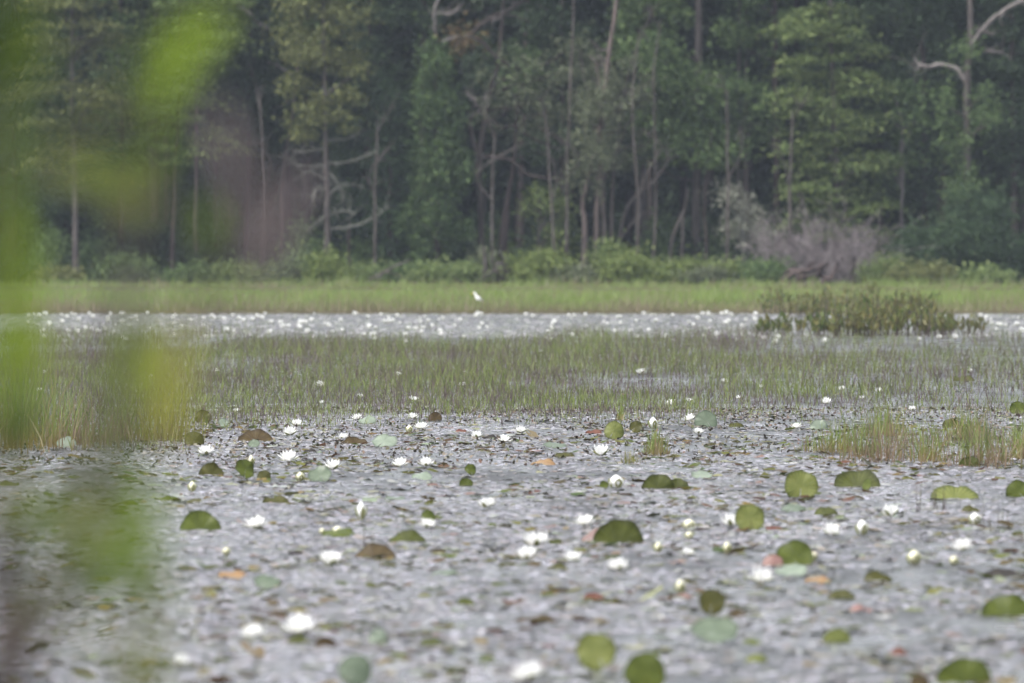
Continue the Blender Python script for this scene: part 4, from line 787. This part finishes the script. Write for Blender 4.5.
LILIES = [
 (413, 417, 12, 'small white lily nearest the rushes left of centre, above another'), (421, 427, 15, 'white lily just below the small one at the rushes, left of centre'),
 (357, 418, 12, 'white lily on the pale pad at the near edge of the rushes'), (296, 424, 14, 'upper of two overlapping white lilies left of centre'),
 (290, 433, 17, 'lower of two overlapping white lilies left of centre'), (343, 437, 12, 'white lily touching the flat brown pad'),
 (206, 452, 19, 'white lily above the olive pad at left, beside the yellow blurred leaf'), (288, 458, 21, 'white lily between the blackish pad and the upright green pad'),
 (333, 467, 17, 'white lily on the edge of the sea-green pad left of centre'), (400, 464, 16, 'left of two white lilies side by side near centre'),
 (426, 464, 17, 'right of two white lilies side by side near centre'), (477, 436, 13, 'white lily left of the thin dark pad in the speckled zone'),
 (504, 440, 14, 'white lily right of the thin dark pad in the speckled zone'), (521, 431, 13, 'white lily highest of the three in the speckled zone at centre'),
 (601, 453, 18, 'white lily below the raised round yellow-green pad'), (487, 505, 18, 'single rounded white lily in open water at centre', 2),
 (256, 524, 24, 'wide flat white lily in open water at left'), (427, 525, 20, 'white lily in front of the small raised green pad near centre'),
 (536, 542, 26, 'larger of the twin white lilies near centre', 2), (526, 557, 20, 'smaller of the twin white lilies, lower left of its twin', 2),
 (572, 558, 20, 'white lily right of the twin lilies'), (585, 522, 22, 'white lily above left of the largest dark dome'),
 (618, 567, 24, 'white lily straight below the largest dark dome'), (329, 561, 24, 'white lily left of the rusty domed pad'),
 (731, 523, 20, 'white lily left of the upright veined pad'), (762, 579, 29, 'big white lily left of the orange strip at lower right'),
 (831, 532, 22, 'white lily below the jagged dark pad at right'), (891, 514, 18, 'white lily left of the pale fan-shaped pad, above the rest', 2),
 (962, 548, 24, 'white lily at the right with a cream bud below it'), (253, 633, 28, 'left of the two big lilies at lower left'),
 (298, 628, 34, 'right of the two big lilies at lower left, the larger'), (181, 663, 20, 'blurred white lily at the bottom left'),
 (530, 675, 36, 'big blurred white lily cut by the bottom edge at centre'), (690, 419, 12, 'white lily left of the round sea-green pad at the rushes'),
 (698, 432, 11, 'white lily under the round sea-green pad at the rushes'), (796, 427, 12, 'white lily right of centre at the rushes, left of the leafy clump'),
 (687, 553, 16, 'half-hidden white lily left of the two cream buds right of centre'), (671, 403, 11, 'white lily in the rushes right of centre, above the sea-green pad'),
 (413, 400, 10, 'pale lily in the rushes straight above the small lily left of centre'), (320, 385, 11, 'white lily in the rushes at left, brightest one there'),
 (462, 385, 9, 'lower of two small white lilies amid the rushes at centre'), (466, 373, 7, 'upper of two small white lilies amid the rushes at centre'),
 (641, 373, 9, 'lone white lily amid the rushes right of centre'), (322, 403, 6, 'tiny white lily below the brightest one in the left rushes'),
 (360, 397, 7, 'small white lily in the left rushes above the pale pad'), (398, 375, 7, 'small white lily in the rushes between left and centre'),
 (216, 371, 6, 'tiny white lily in the rushes right of the blurred yellow leaf'), (151, 376, 7, 'small white lily between the two blurred leaves at left'),
 (237, 411, 8, 'tiny white lily over the pale pad in the left rushes'), (541, 352, 7, 'small lily in the back of the rushes right of centre'),
 (724, 381, 8, 'white lily in the rushes left of a row of three at right'), (689, 401, 8, 'pale lily in the rushes just above the lily beside the sea-green pad'),
 (739, 398, 7, 'first of a row of small lilies in the right rushes'), (761, 387, 6, 'tiny lily right above the first of the row in the right rushes'),
 (842, 389, 8, 'small lily in the middle of the right rushes, left of a brighter one'), (879, 391, 8, 'small bright lily in the right rushes above the leafy clumps'),
 (826, 402, 11, 'broad pale lily in the right rushes above the leafy clump'), (912, 409, 9, 'small lily in the right rushes between the two reddish clumps'),
 (970, 371, 6, 'tiny lily far right in the rushes above an olive pad'), (862, 398, 6, 'faint small lily in the right rushes below the brighter one'),
 (45, 372, 8, 'white lily at the far left beside the blurred green leaf'), (40, 391, 9, 'lower white lily at the far left beside the blurred green leaf'),
 (212, 348, 7, 'small lily at the back of the rushes at left'), (576, 343, 6, 'small lily at the back edge of the rushes right of the centre one'),
]
for a in LILIES: lily(*a[:4], v=a[4] if len(a) > 4 else None)
# buds and closed cups
def bud(x, cy, w_, h_, label, mat=cream, n=7):
    by = cy + h_ / 2; d = D(by); s = F / d; r = empty('lily_bud', ((x - 512) / s, d, .0), label, 'lily bud'); hh = h_ / s; ww = w_ / s
    V = []; prof = [(0, .25), (.15, .75), (.4, 1), (.65, .85), (.85, .5), (1, .08)]; m = 10
    for i, (z, q) in enumerate(prof):
        for j in range(m): a = j / m * 6.283; k_ = 1 + .1 * math.cos(a * 5); V.append((math.cos(a) * q * ww / 2 * k_, math.sin(a) * q * ww / 2 * k_, .004 + z * hh))
    q4 = np.array([(i * m + j, i * m + (j + 1) % m, (i + 1) * m + (j + 1) % m, (i + 1) * m + j) for i in range(5) for j in range(m)])
    link('petals', npmesh('petals', np.array(V), [q4], mat, smooth=True), r)
    V3, q3 = petals([(j * 1.571 + .4, 1.25, hh * .75, ww * .55, ww * .35) for j in range(4)], .5); link('sepals', npmesh('sepals', V3, [q3], sepm, smooth=True), r)
    t = Tubes(5); t.add([(0, 0, .006), (.003, .004, -.06)], [.004, .004]); link('stalk', t.mesh('stalk', stalkm), r)
for a in [(361, 511, 9, 18, 'tall pale double bud standing alone left of centre', petm), (300, 477, 9, 9, 'cream bud left of the sea-green pad'), (192, 487, 8, 10, 'greenish bud under the olive pad at left'),
          (251, 461, 6, 11, 'thin pale bud right behind the upright green pad'), (337, 531, 11, 8, 'yellow bud on the flat green pad'), (226, 552, 8, 8, 'yellowish bud right of the blurred leaves'),
          (658, 548, 8, 10, 'left of two cream buds flanking the half-hidden lily'), (727, 548, 8, 11, 'right of two cream buds flanking the half-hidden lily'), (680, 587, 9, 13, 'cream bud left of the rounded olive pad'),
          (689, 525, 13, 10, 'broad yellowish bud right of the largest dome'), (689, 536, 9, 7, 'pinkish bud under the broad yellowish one'), (862, 528, 12, 15, 'closed white cup right of the lily below the jagged pad', petm), (616, 482, 15, 13, 'half-open white cup above the largest dome', petm),
          (975, 519, 12, 11, 'closed white cup below the low olive pad at right', petm), (914, 558, 14, 14, 'closed white cup with yellowish base at lower right', cream), (954, 561, 9, 9, 'cream bud under the white lily at right'),
          (814, 557, 6, 9, 'tiny pale bud on the right side of the dark tilted pad'), (653, 423, 9, 11, 'translucent pale cup at the rushes right of centre', petm), (409, 429, 7, 7, 'pinkish bud left of the paired lilies at the rushes'),
          (322, 532, 6, 6, 'tiny pale bud left of the yellow bud')]: bud(*a)
# far lilies, in open water beyond the rushes: one mesh each
rf = np.random.default_rng(12); cnt = 0
while cnt < 222:
    py_ = 315 + 29 * rf.random() ** 1.5; px_ = rf.uniform(20, 1040)
    if 775 < px_ < 970 and py_ < 338: continue
    if py_ > 334 and rf.random() < .5: continue
    d = D(py_); s = F / d; o = bpy.data.objects.new('water_lily', LM[int(rf.integers(0, 4))][3]); COL.objects.link(o)
    sc = rf.uniform(.45, .95) ; o.location = ((px_ - 512) / s, d, .004); o.scale = (sc, sc, sc * rf.uniform(1.3, 2.0)); o.rotation_euler = (rf.normal(0, .12), rf.normal(0, .12), rf.uniform(0, 6.28))
    tag(o, 'tiny white water lily in the distant open water behind the rushes', 'water lily', 'distant white water lilies behind the rushes'); cnt += 1
# far pads stick up a little between them
n = 18000; py = 314 + 24 * rng.random(n); px = rng.uniform(-300, 1324, n); d_ = D(py); X = (px - 512) * d_ / F
v, t = discs(X, d_, rng.uniform(.02, .07, n), np.abs(rng.normal(0, .03, n)) , 8)
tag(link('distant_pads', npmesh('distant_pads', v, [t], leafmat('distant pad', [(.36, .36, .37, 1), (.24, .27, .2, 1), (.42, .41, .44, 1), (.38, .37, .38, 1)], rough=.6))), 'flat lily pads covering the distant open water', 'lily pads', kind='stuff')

# ------------------------------------------------------------------ white bird on the bank
def bird():
    d = 160.0; s = F / d; x, z = (476.5 - 512) / s, H + (YH - 296) / s
    r = empty('white_bird', (x, d, 0.03), 'small white wading bird half hidden in the bank grass, left of centre', 'bird'); r.scale = (.8, .8, .92)
    bm_v = [(-.075, 0, .42), (-.06, 0, .40), (-.03, 0, .36), (-.01, 0, .31), (.03, 0, .26), (.08, 0, .24), (.13, 0, .22)]
    rad = [.004, .022, .02, .028, .05, .045, .012]
    white = leafmat('white feathers', [(.8, .8, .8, 1), (.82, .82, .82, 1)], trans=0)
    t = Tubes(12); t.add([(-.07, 0, .335), (-.045, 0, .333), (-.02, 0, .30), (0, 0, .26), (.035, 0, .225), (.08, 0, .2), (.14, 0, .17)], [.012, .02, .019, .03, .05, .045, .008]); link('body', t.mesh('body', white), r)
    t = Tubes(6); t.add([(-.075, 0, .335), (-.11, 0, .33), (-.135, 0, .327)], [.008, .005, .001]); link('bill', t.mesh('bill', stam), r)
    for sy in (-1, 1):
        V, q = petals([(0, -.35, .13, .06, 0)]); V = V + np.array([.01, sy * .042, .25]); link('wing', npmesh('wing', V, [q], white, smooth=True), r)
        t = Tubes(5); t.add([(.045, sy * .02, .19), (.04, sy * .02, .1), (.045, sy * .02, 0.02)], [.006, .004, .004]); link('leg', t.mesh('leg', BK['dark']), r)
bird()

# ------------------------------------------------------------------ the shrub beside the camera (out of focus)
fgm = {'b': leafmat('fresh near leaf', [(.13, .2, .012, 1), (.18, .26, .018, 1)], trans=.45, rough=.4), 'g': leafmat('green near leaf', [(.055, .09, .015, 1), (.085, .12, .02, 1)], trans=.4, rough=.4),
       'd': leafmat('dark near leaf', [(.025, .045, .007, 1), (.04, .065, .01, 1)], trans=.3, rough=.4), 'y': leafmat('yellow near leaf', [(.27, .28, .04, 1), (.34, .35, .06, 1)], trans=.45),
       'w': leafmat('pale near leaf', [(.42, .43, .36, 1), (.42, .43, .36, 1)], trans=.3), 'm': leafmat('withered mauve leaf', [(.15, .12, .125, 1), (.19, .155, .16, 1)], trans=.25, rough=.7), 'o': leafmat('olive near leaf', [(.11, .13, .03, 1), (.15, .17, .04, 1)], trans=.4)}
FN = {'b': 'fresh bright green leaf', 'g': 'green leaf', 'd': 'dark green leaf', 'y': 'yellow leaf', 'w': 'whitish leaf', 'm': 'withered mauve-brown leaf', 'o': 'olive leaf'}
FG = [(196, 48, 44, 26, 50, 'b'), (172, 72, 74, 40, 70, 'b'), (158, 105, 50, 26, 85, 'b'), (150, 60, 50, 30, 20, 'g'), (158, 152, 36, 24, 60, 'b'), (100, 172, 84, 40, 8, 'g'), (70, 168, 60, 32, -20, 'o'), (125, 190, 60, 26, 20, 'o'),
      (208, 224, 44, 24, 80, 'b'), (6, 30, 110, 40, 85, 'd'), (-2, 90, 110, 40, 88, 'd'), (22, 10, 60, 28, 60, 'g'), (8, 150, 70, 34, 85, 'g'), (6, 230, 90, 32, 86, 'b'), (14, 300, 90, 36, 80, 'b'), (10, 360, 100, 44, 85, 'b'), (30, 420, 70, 40, 70, 'd'), (4, 430, 70, 40, 80, 'd'), (20, 260, 60, 30, 70, 'b'), (26, 330, 50, 30, 100, 'b'), (48, 350, 50, 30, 70, 'o'), (50, 545, 50, 26, 75, 'o'), (110, 455, 60, 34, 80, 'g'), (150, 530, 60, 34, 85, 'b'), (45, 620, 60, 30, 60, 'o'), (150, 680, 60, 34, 90, 'o'), (185, 30, 50, 30, 30, 'b'), (215, 25, 40, 26, 50, 'b'), (30, 60, 70, 34, 60, 'g'),
      (126, 299, 40, 36, 90, 'w'), (132, 345, 84, 32, 84, 'b'), (128, 372, 50, 26, 75, 'b'), (120, 410, 80, 34, 80, 'g'), (175, 360, 70, 34, 86, 'y'), (172, 410, 70, 34, 80, 'y'), (160, 395, 60, 26, 100, 'y'), (140, 200, 60, 22, 10, 'o'),
      (112, 530, 70, 34, 30, 'g'), (92, 572, 60, 30, 60, 'g'), (145, 545, 70, 30, 100, 'b'), (72, 500, 50, 26, 20, 'o'), (160, 585, 50, 24, 70, 'g'), (62, 530, 60, 28, 60, 'g'), (120, 490, 50, 26, 70, 'g'), (140, 555, 66, 38, 70, 'g'), (92, 525, 60, 30, 10, 'o'), (128, 580, 60, 32, 50, 'g'), (146, 500, 60, 30, 80, 'b'), (125, 560, 60, 34, 50, 'b'), (30, 520, 60, 34, 60, 'g'), (10, 500, 50, 34, 80, 'o'), (30, 590, 50, 28, 20, 'o'),
      (135, 655, 80, 30, 70, 'o'), (160, 620, 50, 22, 60, 'o'), (90, 640, 60, 24, 30, 'o'), (230, 160, 120, 22, -72, 'm'), (252, 225, 110, 26, -75, 'm'), (292, 200, 80, 26, 68, 'm'), (272, 250, 80, 22, 80, 'm'), (60, 480, 50, 30, 40, 'd'), (86, 590, 50, 28, 90, 'g'), (45, 120, 50, 24, 50, 'd'), (110, 110, 46, 18, 30, 'o'), (20, 200, 40, 26, 90, 'd')]
root = empty('foreground_shrub', (-.4, 6.2, .045), 'out-of-focus leafy shrub close to the camera along the left side', 'shrub')
bx, by_, bz = root.location
def fgp(px, py, d): return np.array(PX(px, py, d)) - np.array([bx, by_, bz])
stems = Tubes(7); nodes = []
for P in [[(40, 1500, 22), (-40, 900, 16), (50, 620, 9), (94, 500, 10), (100, 455, 14), (110, 400, 9), (124, 320, 10), (140, 200, 5), (165, 90, 3), (205, 20, 2)],
          [(20, 1500, 24), (12, 800, 24), (3, 600, 20), (4, 400, 8), (-6, 200, 6), (6, 0, 4), (20, -80, 2)],
          [(66, 1500, 10), (120, 900, 5), (132, 690, 4), (138, 560, 5), (150, 450, 4), (172, 380, 3), (205, 230, 2)],
          [(110, 410, 5), (170, 330, 4), (240, 260, 4), (262, 200, 3), (225, 120, 2)], [(240, 260, 3), (275, 250, 3), (298, 180, 2)], [(138, 210, 3), (95, 180, 2), (60, 165, 1.5)]]:
    dd = 6.2 + rng.uniform(-.15, .25); pts = [fgp(x, y, dd) for x, y, _ in P]; 
    if P[0][1] == 1500: pts[0][2] = -.02
    stems.add(pts, [w_ / 1255 for *_, w_ in P], wob=.002); nodes += pts[1:]
link('stem', stems.mesh('stem', BK['dark']), root)
nodes = np.array(nodes)
for i, (x, y, L_, W_, ang, c) in enumerate(FG):
    d = 6.2 + ((i * 37) % 11 - 4) * .1; c0 = fgp(x, y, d); k = d / F; a = math.radians(ang); L1, W1 = L_ * k * 1.0, W_ * k * .86
    ax = np.array([math.cos(a), rng.uniform(-.3, .3), math.sin(a)]); ax /= np.linalg.norm(ax); nrm = np.array([rng.uniform(-.3, .3), -1, rng.uniform(0, .5)]); bxv = np.cross(nrm, ax); bxv /= np.linalg.norm(bxv); nrm = np.cross(ax, bxv)
    V = []; m = 9
    for j in range(m):
        t = j / (m - 1); wv = W1 * .5 * (math.sin(math.pi * min(1, t * .97 + .02)) ** .75)
        for u in (-1, -.5, 0, .5, 1): V.append(c0 + ax * (t - .5) * L1 + bxv * u * wv + nrm * (abs(u) * wv * .3 - (t - .5) ** 2 * L1 * .35))
    q = np.array([(j * 5 + u, j * 5 + u + 1, (j + 1) * 5 + u + 1, (j + 1) * 5 + u) for j in range(m - 1) for u in range(4)])
    o = link('leaf', npmesh('leaf', np.array(V), [q], fgm[c], smooth=True), root)
    if c in 'ywm': o['label'] = FN[c]
